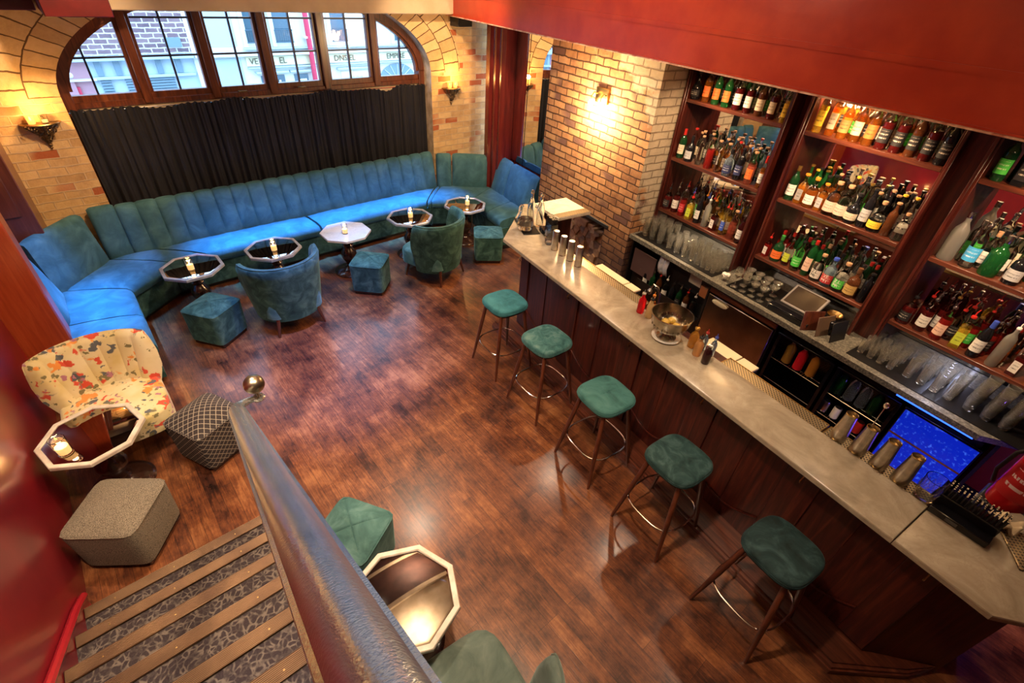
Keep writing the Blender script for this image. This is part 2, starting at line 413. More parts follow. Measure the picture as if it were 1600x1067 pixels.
FRAMEB = noisy('bevelled_grey_rim', (0.30, 0.32, 0.36), (0.44, 0.46, 0.50), 14, 0.2)
MIRROR = pm('mirror_glass', (0.86, 0.86, 0.86), 0.015, 1.0)
MIRRORD = pm('smoked_mirror', (0.42, 0.38, 0.36), 0.03, 1.0)
def granite():
    q = N('speckled_granite'); co = q.co()
    a = q.n('ShaderNodeTexNoise', i_Vector=co, i_Scale=70, i_Detail=6, i_Roughness=0.75).outputs[0]
    q.set(col=q.ramp(a, [(0.35, (0.025, 0.025, 0.022)), (0.52, (0.13, 0.125, 0.10)), (0.70, (0.36, 0.34, 0.28))]), rough=0.28); return q.m
GRANITE = granite()
def perf(name, base, hole, s=60):
    q = N(name); co = q.co(scale=(s, s, s), rot=(0, 0, radians(45)))
    v = q.n('ShaderNodeTexVoronoi', i_Vector=co, i_Scale=1.0, i_Randomness=0.0).outputs[0]
    m = q.ramp(v, [(0.40, (1, 1, 1)), (0.46, (0, 0, 0))])
    q.set(col=q.mix(m, base, hole), rough=0.35, metal=q.math('MULTIPLY', q.math('SUBTRACT', 1.0, m), 0.8)); return q.m
PERF = perf('perforated_brass', (0.42, 0.34, 0.21), (0.012, 0.008, 0.006), 58)
RUBBER = perf('rubber_bar_mat', (0.03, 0.03, 0.03), (0.004, 0.004, 0.004), 70)
def leopard():
    q = N('leopard_carpet'); co = q.co()
    w = q.n('ShaderNodeTexNoise', i_Vector=co, i_Scale=12, i_Detail=2).outputs[1]
    cw = q.mix(0.06, co, w, 'ADD')
    v = q.n('ShaderNodeTexVoronoi', i_Vector=cw, i_Scale=34.0, feature='DISTANCE_TO_EDGE').outputs[0]
    nz = q.n('ShaderNodeTexNoise', i_Vector=co, i_Scale=200, i_Detail=3).outputs[0]
    w2 = q.n('ShaderNodeTexNoise', i_Vector=co, i_Scale=28, i_Detail=3).outputs[0]
    m = q.ramp(v, [(0.05, (0, 0, 0)), (0.17, (1, 1, 1))])
    c = q.mix(m, q.ramp(w2, [(0.4, (0.035, 0.026, 0.026)), (0.6, (0.13, 0.105, 0.085))]), (0.018, 0.011, 0.015))
    q.set(col=q.mix(q.math('MULTIPLY', nz, 0.22), c, (0.2, 0.17, 0.15)), rough=0.95, spec=0.1).bump(nz, 0.6, 0.004); return q.m
LEOPARD = leopard()
def ribbed():
    q = N('ribbed_bronze_nosing'); co = q.co()
    w = q.n('ShaderNodeTexWave', i_Vector=co, i_Scale=45, bands_direction='Y').outputs[1]
    nz = q.n('ShaderNodeTexNoise', i_Vector=co, i_Scale=6, i_Detail=5).outputs[0]
    q.set(col=q.mix(w, (0.05, 0.028, 0.015), q.ramp(nz, [(0.35, (0.13, 0.065, 0.032)), (0.65, (0.27, 0.155, 0.075))])), rough=0.42, metal=0.6).bump(w, 0.5, 0.003); return q.m
NOSING = ribbed()
def floral():
    q = N('floral_chintz'); co = q.co()
    c = q.ramp(q.n('ShaderNodeTexNoise', i_Vector=co, i_Scale=5, i_Detail=3).outputs[0], [(0.3, (0.62, 0.48, 0.18)), (0.65, (0.74, 0.64, 0.40))])
    big = q.n('ShaderNodeTexNoise', i_Vector=co, i_Scale=6, i_Detail=2, i_Distortion=0.5).outputs[0]
    for sc, th, col, off, md in ((8, 0.40, (0.62, 0.07, 0.03), 0.0, 0.52), (11, 0.34, (0.10, 0.11, 0.12), 3.0, 0.50), (7, 0.34, (0.75, 0.28, 0.05), 7.0, 0.54), (15, 0.32, (0.20, 0.17, 0.07), 11.0, 0.48), (10, 0.30, (0.40, 0.16, 0.22), 15.0, 0.55)):
        co2 = q.co(loc=(off, off * 0.7, off * 0.3))
        dn = q.n('ShaderNodeTexNoise', i_Vector=co2, i_Scale=22, i_Detail=3).outputs[1]
        cw = q.mix(0.09, co2, dn, 'ADD')
        v = q.n('ShaderNodeTexVoronoi', i_Vector=cw, i_Scale=float(sc), i_Randomness=1.0).outputs[0]
        g = q.n('ShaderNodeTexNoise', i_Vector=co2, i_Scale=7, i_Detail=2).outputs[0]
        m = q.math('MULTIPLY', q.ramp(v, [(th - 0.04, (1, 1, 1)), (th, (0, 0, 0))]), q.ramp(g, [(md, (0, 0, 0)), (md + 0.03, (1, 1, 1))]))
        c = q.mix(m, c, col)
    q.set(col=c, rough=0.85, sheen=0.2); return q.m
FLORAL = floral()
def lattice():
    q = N('diamond_weave'); co = q.co('UV')
    sep = q.n('ShaderNodeSeparateXYZ', i_0=co)
    a = q.math('ADD', sep.outputs[0], sep.outputs[1]); b = q.math('SUBTRACT', sep.outputs[0], sep.outputs[1])
    def ln(x): return q.math('ABSOLUTE', q.math('SINE', q.math('MULTIPLY', x, 62.0)))
    m = q.math('MINIMUM', ln(a), ln(b))
    nz = q.n('ShaderNodeTexNoise', i_Vector=co, i_Scale=220, i_Detail=3).outputs[0]
    m2 = q.ramp(q.math('ADD', m, q.math('MULTIPLY', q.math('SUBTRACT', nz, 0.5), 0.5)), [(0.10, (1, 1, 1)), (0.24, (0, 0, 0))])
    q.set(col=q.mix(m2, (0.030, 0.022, 0.022), (0.34, 0.29, 0.22)), rough=0.9).bump(m2, 0.2, 0.002); return q.m
LATTICE = lattice()
TWEED = noisy('grey_tweed', (0.085, 0.068, 0.045), (0.26, 0.215, 0.155), 240, 0.95, bump=0.5, bscale=300, lo=0.4, hi=0.6)
CURT = noisy('black_curtain_cloth', (0.0028, 0.003, 0.006), (0.006, 0.0065, 0.012), 4, 0.85)
GLASS = N('clear_glass').set(col=(0.93, 0.95, 0.93), rough=0.02, trans=1.0, ior=1.45).m
GLASSW = N('worn_clear_glass').set(col=(0.90, 0.88, 0.80), rough=0.04, trans=0.95, ior=1.45).m
def pane():
    q = N('window_pane'); 
    tr = q.n('ShaderNodeBsdfTransparent'); gl = q.n('ShaderNodeBsdfGlossy', i_Roughness=0.02)
    mx = q.n('ShaderNodeMixShader', i_0=0.06); q.l.new(tr.outputs[0], mx.inputs[1]); q.l.new(gl.outputs[0], mx.inputs[2])
    q.l.new(mx.outputs[0], q.t.nodes['Material Output'].inputs[0]); return q.m
PANE = pane()
FLAME = N('candle_flame').set(col=(1, 0.5, 0.1), em=(1.0, 0.48, 0.12), ems=18).m
BULB = N('lamp_bulb').set(col=(1, 0.8, 0.5), em=(1.0, 0.72, 0.40), ems=45).m
BULBW = N('spot_bulb').set(col=(1, 0.9, 0.8), em=(1.0, 0.85, 0.65), ems=60).m
WAX = N('candle_wax').set(col=(0.85, 0.72, 0.5), rough=0.5, em=(1.0, 0.5, 0.15), ems=0.8).m
AMBGL = N('amber_votive_glass').set(col=(0.9, 0.55, 0.2), rough=0.1, trans=0.8, em=(1.0, 0.45, 0.12), ems=0.5).m
LED = N('blue_led').set(col=(0.02, 0.05, 1), em=(0.02, 0.09, 1.0), ems=3.5).m

# ================================================================== THE SETTING
def uvm(v0): return lambda c, f: v0(c)
struct('floor', box(-1.3, 5.9, -2.6, 6.9, -0.12, 0), FLOOR, 'worn reddish brown plank floor of the bar')
# far window wall with a flattened arch opening
YW = 6.65; YF = 6.86
AX, AZ, AA, AB = 2.165, 2.0, 2.085, 0.98
def apt(a, off=0.0): return (AX + (AA + off) * cos(a), AZ + (AB + off) * sin(a))
NA = 64
RING = 0.50
def arch_path(off):
    p = [(AX - AA - off, z) for z in (0.0, 0.85, 1.4)]
    p += [apt(pi - pi * i / NA, off) for i in range(NA + 1)]
    p += [(AX + AA + off, z) for z in (1.4, 0.85, 0.0)]
    return p
inn, mid = arch_path(0.0), arch_path(RING)
# arc length for uv
def arclen(p):
    s = [0.0]
    for a, b in zip(p, p[1:]): s.append(s[-1] + sqrt((a[0] - b[0]) ** 2 + (a[1] - b[1]) ** 2))
    return s
s_in = arclen(inn)
LUT = {}
def ring_uv(c, f):
    k = (round(c.x, 4), round(c.z, 4)); return LUT[k]
g = G(); nn = len(inn)
for i, (a, b) in enumerate(zip(inn, mid)):
    g.v += [(a[0], YW, a[1]), (b[0], YW, b[1])]
    LUT[(round(a[0], 4), round(a[1], 4))] = (s_in[i], 0.0); LUT[(round(b[0], 4), round(b[1], 4))] = (s_in[i], 0.47)
lo = 3; hi = 3 + NA
g.f = [(2 * i, 2 * i + 1, 2 * i + 3, 2 * i + 2) for i in range(lo, hi)]
struct('wall_window_arch', g, BR_ARCH, 'radial yellow brick arch around the big window', uvfn=ring_uv)
g = G()
xs0, xs1, zt = -1.3, 5.9, 4.0
def quad(g, a, b, c, d):
    k = len(g.v); g.v += [a, b, c, d]; g.f.append((k, k + 1, k + 2, k + 3))
# straight jambs, then the wall outside the rings
for i in list(range(0, lo)) + list(range(hi, nn - 1)):
    a, b, c, d = inn[i], mid[i], mid[i + 1], inn[i + 1]
    quad(g, (a[0], YW, a[1]), (b[0], YW, b[1]), (c[0], YW, c[1]), (d[0], YW, d[1]))
for i in range(nn - 1):
    b, c = mid[i], mid[i + 1]
    if i < lo + NA // 4: e, h = (xs0, b[1]), (xs0, c[1])
    elif i < hi - NA // 4: e, h = (b[0], zt), (c[0], zt)
    else: e, h = (xs1, b[1]), (xs1, c[1])
    quad(g, (b[0], YW, b[1]), (e[0], YW, e[1]), (h[0], YW, h[1]), (c[0], YW, c[1]))
for i, x in ((lo + NA // 4, xs0), (hi - NA // 4, xs1)):
    b = mid[i]; k = len(g.v); g.v += [(b[0], YW, b[1]), (x, YW, b[1]), (x, YW, zt), (b[0], YW, zt)]; g.f.append((k, k + 1, k + 2, k + 3))
struct('wall_window', g, BR_WALL, 'yellow brick wall around the arched window')
# reveal of the opening
g = G()
for i in range(nn - 1):
    a, b = inn[i], inn[i + 1]
    quad(g, (a[0], YW, a[1]), (b[0], YW, b[1]), (b[0], YF + .16, b[1]), (a[0], YF + .16, a[1]))
struct('trim_1', g, CREAMD, 'flaking plaster reveal of the arched window')
struct('wall_window_base', box(xs0, xs1, 6.86, 7.02, 0, 1.84), CREAM, 'wall under the window behind the curtain')
# side and back walls
struct('wall_left', box(-1.1, -0.92, -2.6, 4.93, 0, 4.0), REDW, 'glossy crimson wall beside the stairs')
struct('wall_left_far', box(-1.3, -0.95, 5.1, 6.65, 0, 4.0), REDC, 'dark red wall behind the left end of the banquette')
struct('trim_2', box(-1.0, -0.60, 4.93, 5.17, 0, 4.0, 0.012), ORNG, 'orange stained timber post at the end of the crimson wall')
g = G(); g.add(box(-0.95, -0.50, 6.08, 6.65, 0, 2.95, 0.008)); g.add(box(-0.90, -0.58, 6.065, 6.085, 1.15, 2.6, 0.01)); 
struct('trim_3', g, wood('brown_red_panel', (0.07, 0.018, 0.012), (0.10, 0.03, 0.02), (0.14, 0.045, 0.03), 0.35), 'dark oxblood boxed pier left of the window')
struct('wall_back', box(-1.3, 5.9, -2.7, -2.6, 0, 4.0), REDC, 'red wall behind the stairs')
# right wall with mirror (parallel to the bar)
MV = 1.79
struct('wall_right', box(-3.4, -1.5, MV + 0.02, MV + 0.14, 0, 4.0), REDC, 'dark red wall behind the mirror', bar=True)
for i, (a, b) in enumerate(((-3.2, -2.36), (-2.345, -1.45))):
    struct('trim_%d' % (4 + i), box(a, b, MV, MV + 0.015, 0.90, 2.95, 0.003), MIRROR, 'tall mirror panel %s the banquette side' % ('behind the column end of', 'next to the brick chimney above')[i], bar=True)
# column standing in front of the mirror
pl = [(-3.03, MV - 0.005), (-3.10, MV - 0.10), (-3.10, MV - 0.24), (-3.02, MV - 0.32), (-2.90, MV - 0.32), (-2.86, MV - 0.28), (-2.74, MV - 0.28), (-2.70, MV - 0.24), (-2.70, MV - 0.10), (-2.66, MV - 0.06), (-2.66, MV - 0.005)]
pl = [(-3.06, MV - 0.002), (-3.06, MV - 0.24), (-3.00, MV - 0.30), (-2.90, MV - 0.30), (-2.87, MV - 0.26), (-2.80, MV - 0.26), (-2.77, MV - 0.22), (-2.71, MV - 0.22), (-2.68, MV - 0.17), (-2.68, MV - 0.002)]
struct('trim_6', prism(pl, 0, 3.0), REDC, 'oxblood painted cast column beside the mirror', bar=True, angle=20)
# brick chimney breast with the log store
PV, PB = 1.52, 2.2
g = G()
for q in (box(-1.5, -0.95, PV, PB, 0, 2.9), box(-0.13, 0.27, PV, PB, 0, 0.88), box(-0.95, 0.27, PV, PB, 0.88, 2.9), box(-0.95, -0.13, PV + 0.42, PB, 0, 0.88)): g.add(q)
struct('wall_chimney', g, BR_PIER, 'warm brick chimney breast with the log store', bar=True, angle=0)
struct('trim_7', box(-1.02, -0.06, PV - 0.012, PV + 0.04, 0.86, 0.90, 0.004), pm('slate_lintel', (0.02, 0.022, 0.026), 0.5), 'dark slate lintel over the log store', bar=True)
struct('wall_bar_back', box(0.25, 5.4, 2.2, 2.3, 0, 4.0), REDP, 'red wall behind the bottle shelves', bar=True)
# ceilings
REDDK = noisy('dark_red_paint', (0.055, 0.003, 0.004), (0.085, 0.005, 0.006), 6, 0.35, bump=.2, bscale=10)
struct('ceiling', box(-1.3, 5.9, 2.75, 6.9, 3.95, 4.05), CEILD, 'dark high ceiling over the room')
struct('ceiling_stairs', box(-1.3, 5.9, -2.7, 2.75, 3.93, 4.05), CREAM, 'cream ceiling over the stairs')
struct('ceiling_bar', box(-3.6, 5.4, 1.16, 2.3, 2.76, 2.9), CREAM, 'low ceiling over the back bar', bar=True)
g = G(); g.add(box(-3.5, 5.4, 1.10, 1.28, 2.70, 4.0)); g.add(box(-3.5, 5.4, 1.092, 1.12, 2.93, 2.965)); g.add(box(-3.5, 5.4, 1.085, 1.12, 3.30, 3.33))
g.add(box(-3.5, 5.4, 1.093, 1.12, 2.70, 2.712))
struct('trim_8', g, REDP, 'big red painted steel beam over the bar front', bar=True)
struct('trim_9', box(-3.5, 5.4, 1.080, 1.279, 2.688, 2.699, 0.002), noisy('chipped_cream_edge', (0.50, 0.16, 0.10), (0.85, 0.62, 0.45), 18, 0.6), 'worn cream edge under the red beam', bar=True)
struct('trim_10', box(0.70, 4.90, 6.46, 6.66, 2.71, 4.0, 0.01), CREAM, 'cream plaster bulkhead above the window')
struct('trim_11', box(0.20, 0.66, 5.93, 6.66, 2.70, 4.0, 0.006), REDDK, 'red boxed beam end above the left of the window')
struct('trim_12', box(-1.2, 0.18, 6.50, 6.66, 2.70, 2.93, 0.006), REDDK, 'red beam along the top of the left wall')
struct('trim_22', box(-1.2, 0.19, 6.40, 6.66, 2.931, 4.0, 0.006), CREAM, 'cream plaster above the red beam on the left')
# beam on the high ceiling (seen in the mirror table tops)
struct('trim_13', box(-1.1, 4.4, 2.60, 2.78, 3.80, 3.95, 0.01), CREAM, 'cream moulding where the ceilings meet')
struct('trim_14', box(-1.1, 3.8, 4.6, 4.75, 3.85, 3.95, 0.01), CREAM, 'cream batten across the dark ceiling')
# baseboards
struct('baseboard_bar', box(0.25, 4.9, 2.18, 2.2, 0, 0.1), BLACK, 'black skirting behind the bar', bar=True)
# tiled floor patch beyond the bar, purple light put into its colour
struct('trim_15', box(3.8, 4.30, 1.15, 2.1, 0.0, 0.012), noisy('purple_lit_tiles', (0.10, 0.09, 0.16), (0.22, 0.18, 0.30), 12, 0.3), 'tiled floor patch at the near end behind the bar', bar=True)

# ------------------------------------------------------------------ window
win = struct('window_1', box(AX - AA + .03, AX + AA - .03, YF - .02, YF + .10, 1.84, 1.90, 0.008), FRAMEW, 'wide arched window of six leaded casements')
def arch_bar(off, wd, y0, y1, m, name):
    g = G(); r = []
    pts = [apt(pi - pi * i / NA, off) for i in range(NA + 1)]; pi_ = [apt(pi - pi * i / NA, off - wd) for i in range(NA + 1)]
    for (a, b), (c, d) in zip(pts, pi_):
        r.append([(a, y0, b), (c, y0, d), (c, y1, d), (a, y1, b)])
    g.add(loft(r)); return ob(name, g, m, win)
arch_bar(0.0, 0.085, YF - .03, YF + .11, FRAMEW, 'frame')
arch_bar(-0.085, 0.03, YF + .0, YF + .07, FRAMEW, 'frame')
for s_ in (-1, 1):
    x = AX + s_ * (AA - .045); ob('frame', box(x - .042, x + .042, YF - .03, YF + .11, 0.85, 2.02, 0.004), FRAMEW, win)
MX = [0.80, 1.475, 2.115, 2.80, 3.50]
def ztop(x): 
    q = 1 - ((x - AX) / (AA - .09)) ** 2
    return AZ + (AB - .09) * sqrt(max(q, 0))
for x in MX:
    ob('mullion', box(x - .042, x + .042, YF - .04, YF + .10, 1.86, ztop(x) + .03, 0.006), FRAMEW, win)
edges = [AX - AA + .085] + MX + [AX + AA - .085]
for i in range(6):
    a = edges[i] + (.042 if i else 0); b = edges[i + 1] - (.042 if i < 5 else 0)
    c = (a + b) / 2
    if i == 0: c = a + (b - a) * .38
    if i == 5: c = b - (b - a) * .42
    fr = G(); fr.add(box(a, b, YF + .0, YF + .07, 1.895, 1.96, 0.004)); 
    for x in (a, b):
        x0, x1 = (x, x + .035) if x == a else (x - .035, x)
        xm = x1 if i == 0 and x == a else x0
        if (i == 0 and x == a) or (i == 5 and x == b): continue
        fr.add(box(x0, x1, YF, YF + .07, 1.96, min(ztop(x0), ztop(x1)) - .01, 0.004))
    ob('casement', fr, FRAMEW, win)
    mt = G()
    mt.add(box(c - .009, c + .009, YF + .02, YF + .05, 1.96, ztop(c) - .01))
    za = [2.285] if i in (0, 5) else [2.285, 2.625]
    for z in za:
        xa, xb = a, b
        if i == 0: xa = AX - (AA - .10) * sqrt(1 - ((z - AZ) / (AB - .1)) ** 2)
        if i == 5: xb = AX + (AA - .10) * sqrt(1 - ((z - AZ) / (AB - .1)) ** 2)
        mt.add(box(xa, xb, YF + .02, YF + .05, z - .009, z + .009))
    ob('glazing_bar', mt, pm('dark_glazing_bar', (0.02, 0.02, 0.05), 0.4) if i == 0 else bpy.data.materials['dark_glazing_bar'], win)
    # pane following the arch
    xs = [a + (b - a) * k / 10 for k in range(11)]
    po = [(x, ztop(x) - .005) for x in xs]
    g = G(); g.v = [(x, YF + .034, 1.93) for x in xs] + [(x, YF + .034, z) for x, z in po]
    g.f = [(k, k + 1, k + 12, k + 11) for k in range(10)]
    ob('pane', g, PANE, win)
for x in (1.75, 2.45): ob('latch', box(x - .05, x + .05, YF - .06, YF - .02, 1.90, 1.915, 0.003), BRONZE, win)

# curtain
g = G(); nx, nz = 520, 22
def hem(x):
    return 1.845 + 0.012 * sin(x * 5.1) + 0.010 * sin(x * 11.7 + 1) - (0.035 if 3.45 < x < 3.75 else 0) * max(0, 1 - abs(x - 3.6) / .15)
for k in range(nz + 1):
    t = k / nz
    for i in range(nx + 1):
        u = i / nx; x = 0.10 + 4.10 * u
        fold = 0.020 * sin(u * 2 * pi * 46 + 1.3 * sin(u * 19)) + 0.012 * sin(u * 2 * pi * 71 + 2) + 0.03 * sin(u * 2 * pi * 9 + sin(u * 30)) * (1 - t)
        fine = 0.006 * sin(u * 2 * pi * 130)
        y = 6.745 + (fold * (1 - t * 0.65) + fine * t)
        g.v.append((x, y, 0.55 + (hem(x) - 0.55) * t + (0.006 * sin(u * 2 * pi * 60) if k == nz else 0)))
for k in range(nz):
    for i in range(nx):
        a = k * (nx + 1) + i; g.f.append((a, a + 1, a + nx + 2, a + nx + 1))
cu = thing('curtain', 'long black gathered curtain hanging below the arched window', 'curtain', (0, 0, 0))
ob('cloth', g, CURT, cu, angle=60)
g = G(); g.add(tube([(0.08, 6.76, 1.835), (4.25, 6.76, 1.835)], 0.006, 6)); ob('curtain_wire', g, CHROME, cu)

# ------------------------------------------------------------------ street outside
YS = 13.0
struct('ground_street', box(-6, 16, 7.02, 20, -0.6, -0.5), noisy('wet_asphalt', (0.12, 0.13, 0.15), (0.2, 0.21, 0.23), 3, 0.6), 'grey street outside the window')
BRICKO = brick('street_brick', 0.22, 0.085, (0.10, 0.07, 0.09), ((0.20, 0.13, 0.15), (0.28, 0.19, 0.20)), (0.55, 0.55, 0.55), 0.012, bump=0.2)
FAC = pm('pale_stucco', (0.66, 0.66, 0.60), 0.8); FACB = pm('pale_blue_stucco', (0.42, 0.52, 0.60), 0.8); FACP = pm('dusky_pink_paint', (0.42, 0.22, 0.26), 0.7)
FACD = pm('blue_grey_shutter', (0.16, 0.24, 0.30), 0.5); FRED = pm('street_red_paint', (0.55, 0.03, 0.08), 0.5); FACY = pm('pale_yellow_sign_band', (0.72, 0.66, 0.44), 0.7); FDARK = pm('facade_dark_glass', (0.05, 0.10, 0.14), 0.15); FINK = pm('facade_lettering', (0.10, 0.08, 0.05), 0.6)
fb = thing('brick_house', 'purple brick house with shopfront across the street, left half of window', 'building', (0, YS, 0))
ob('wall', box(-4, 2.55, 0.0, 1.5, 1.46, 4.2), BRICKO, fb, angle=0)
ob('shopfront', box(0.75, 2.55, 0.05, 1.5, -0.5, 1.46), FACB, fb, angle=0)
ob('shopfront', box(-4, 0.75, 0.04, 1.5, -0.5, 1.46), FACP, fb, angle=0)
ob('cornice', box(-4, 2.55, -0.12, 0.1, 1.42, 1.50, 0.01), FACB, fb)
for x in [0.85, 1.15, 1.5, 1.85, 2.2]: ob('pilaster', box(x, x + .10, 0.0, 0.1, 1.16, 1.42), FACD, fb)
ob('fascia', box(0.75, 2.5, -0.04, 0.1, 1.10, 1.15, 0.005), FACB, fb)
g = G()
for k in range(16): g.add(box(1.25, 2.1, 0.0, 0.06, 0.3 + k * .05, 0.335 + k * .05))
ob('shutter', g, FACD, fb, angle=0)
g = G()
for k in range(16): g.add(box(0.85, 1.02, 0.0, 0.06, 0.3 + k * .05, 0.335 + k * .05))
ob('shutter', g, FACD, fb, angle=0)
ob('door_panel', box(-0.6, 0.5, 0.0, 0.06, -0.5, 1.0), FRED, fb); ob('door_panel', box(0.1, 0.45, -0.02, 0.05, -0.5, 1.12), FACP, fb)
ob('sill', box(-1, 0.8, -0.06, 0.06, 1.10, 1.13), FAC, fb); ob('globe_lamp', sphere(0.05, 0.42, -0.15, 1.22), FAC, fb); ob('alarm_box', box(2.15, 2.4, -.05, .05, 1.62, 1.78), FACD, fb)
fc = thing('stucco_house', 'pale stucco house with lettered sign band and red drainpipe across the street', 'building', (0, YS, 0))
ob('wall', box(2.55, 14, 0.0, 1.5, -0.5, 4.2), FAC, fc, angle=0)
ob('sign_band', box(3.55, 9.5, -0.04, 0.05, 1.22, 1.40), FACY, fc, angle=0)
ob('string_course', box(2.56, 9.5, -0.14, 0.05, 1.42, 1.50, 0.01), FAC, fc); ob('string_course', box(3.55, 9.5, -0.10, 0.05, 1.54, 1.57, 0.01), FACB, fc)
ob('string_course', box(3.55, 9.5, -0.10, 0.05, 1.17, 1.20, 0.01), FACB, fc)
ob('panel', box(2.75, 3.45, -0.02, 0.05, 0.2, 1.38), FACB, fc); ob('panel', box(2.75, 3.45, -0.02, 0.05, 1.6, 2.9), FACB, fc)
for x in (3.85, 4.45, 5.75, 7.4, 8.9):
    w_ = ob('window', box(x - .17, x + .17, -0.02, 0.05, 1.66, 2.5), FDARK, fc); g = G()
    for k in range(9): g.add(tube([(x - .19 + k * .047, -.09, 1.66), (x - .19 + k * .047, -.09, 1.90)], .006, 5))
    g.add(tube([(x - .2, -.09, 1.9), (x + .2, -.09, 1.9)], .01, 5)); g.add(tube([(x - .2, -.09, 1.67), (x + .2, -.09, 1.67)], .01, 5))
    ob('railing', g, FDARK, w_)
    ob('window_surround', box(x - .26, x - .18, -.06, .05, 1.58, 2.6), FAC, fc); ob('window_surround', box(x + .18, x + .26, -.06, .05, 1.58, 2.6), FAC, fc)
for x, a in ((4.05, 0.26), (4.7, .16), (6.05, 0.36)):
    ob('window', box(x - a, x + a, -0.02, 0.05, 0.3, 1.02), FDARK if a < .3 else FACY, fc); ob('window_hood', box(x - a - .1, x + a + .1, -0.10, 0.05, 1.06, 1.11, 0.01), FACB, fc)
    for k in range(4):
        for j in range(2): ob('shop_light', sphere(.028, x - a * .4 + k * a * .3, -.05, .82 + j * .08, 8, 6), FAC, fc)
g = G(); g.add(([(7.25 + .55 * cos(a), -0.03, 0.72 + .42 * sin(a)) for a in [pi * k / 16 for k in range(17)]], [tuple(range(17))]))
fan = ob('fanlight', g, FACD, fc); g = G()
for k in range(1, 8): a = pi * k / 8; g.add(tube([(7.25, -.04, .72), (7.25 + .54 * cos(a), -.04, .72 + .41 * sin(a))], .008, 5))
ob('glazing_bar', g, FAC, fan)
g = G(); g.add(tube([(4.98, -.12, 3.5), (4.98, -.12, -.5)], 0.055, 10)); ob('drainpipe', g, FRED, fc)
ob('pipe_bracket', box(4.88, 5.08, -.16, 0, 1.74, 1.78), FAC, fc)

def text_geo(s, size=1.0, ext=0.0):
    c = bpy.data.curves.new('lettering', 'FONT'); c.body = s; c.size = size; c.extrude = ext; c.resolution_u = 2
    c.align_x = 'CENTER'; c.align_y = 'CENTER'
    o = bpy.data.objects.new('lettering', c); COL.objects.link(o)
    dg = bpy.context.evaluated_depsgraph_get(); me = bpy.data.meshes.new_from_object(o.evaluated_get(dg))
    v = [tuple(q.co) for q in me.vertices]; f = [tuple(q.vertices) for q in me.polygons]
    bpy.data.objects.remove(o); bpy.data.curves.remove(c); bpy.data.meshes.remove(me)
    return v, f
for s_, x, w_ in (('VE', 3.70, 1), ('EL', 4.33, 1), ('DNSIEL', 5.82, 1), ('EMPIRE', 7.22, 1)):
    ob('lettering', G().add(text_geo(s_, 0.17, 0.004), T(x, -0.055, 1.31, rx=pi / 2)), FINK, fc, angle=0)

# ------------------------------------------------------------------ stairs
ST_R, ST_G, Y1 = 0.175, 0.277, 2.44
for k in range(11):
    y1 = Y1 - ST_G * k; z = ST_R * (k + 1)
    st = struct('stairs' if k == 0 else 'stairs.%03d' % k, box(-0.92, 0.12, y1 - ST_G - (0.3 if k == 10 else 0.0), y1 - 0.012, 0, z - 0.012), LEOPARD, 'leopard print carpeted step %s of the stairs' % ('one two three four five six seven eight nine ten eleven'.split()[k]))
    ob('nosing', box(-0.895, 0.105, y1 - 0.068, y1 + 0.004, z - 0.03, z, 0.003), NOSING, st)
    for x in (-0.75, -0.45, -0.1):
        ob('screw', lathe([(.004, 0), (.004, .0022), (.001, .003)], 8), BRASS, st, loc=(x, y1 - 0.045 + 0.01 * sin(x * 40), z))
sk = [(Y1 + 0.12, 0.0), (Y1 + 0.12, 0.14), (Y1 - 0.05, 0.26), (Y1 - ST_G * 11, 0.26 + ST_R * 11), (Y1 - ST_G * 11, 0)]
v = [(-0.925, y, z) for y, z in sk] + [(-0.897, y, z) for y, z in sk]; n_ = 5
struct('baseboard_left', (v, [(4, 3, 2, 1, 0), (5, 6, 7, 8, 9)] + [(i, (i + 1) % 5, (i + 1) % 5 + 5, i + 5) for i in range(5)]), REDW, 'crimson stair skirting against the left wall')
v = [(-0.90, Y1 + .13, .125), (-0.90, Y1 - .05, .262), (-0.90, Y1 - ST_G * 11, .262 + ST_R * 11)]
struct('trim_16', tube(v, 0.021, 8), REDT, 'bright red moulding on the stair skirting')
struct('trim_17', box(0.121, 0.150, Y1 - ST_G * 11 - .3, Y1 - 0.1, 0, 0.16), BLACK, 'black stringer base at the open side of stairs')

# ------------------------------------------------------------------ hand rail
rail = thing('handrail', 'broad worn pewter handrail with a ball finial above the stairs', 'handrail', (0.15, 2.11, 0))
P0 = Vector((0.148, 2.11, 1.40)) + Vector((0.0497, 0.8233, -0.5654)) * 0.05; RD = Vector((0.0497, 0.8233, -0.5654))
def rail_sec(w, h):
    hs_ = [(-.96, -.75), (-1.0, -.55), (-1.0, -.22), (-.88, -.16), (-.88, -.02), (-.97, .02), (-.95, .20), (-.80, .22), (-.79, .36), (-.62, .66), (-.33, .88), (0, .95)]
    s = hs_ + [(-a, b) for a, b in hs_[-2::-1]]
    return [(a * w, b * h) for a, b in s]
SEC = rail_sec(0.041, 0.032)
pathp = []
for s in (2.80, 1.8, 1.2, .6, .25, .1): pathp.append(P0 - RD * s)
turn = P0 + RD * 0.02
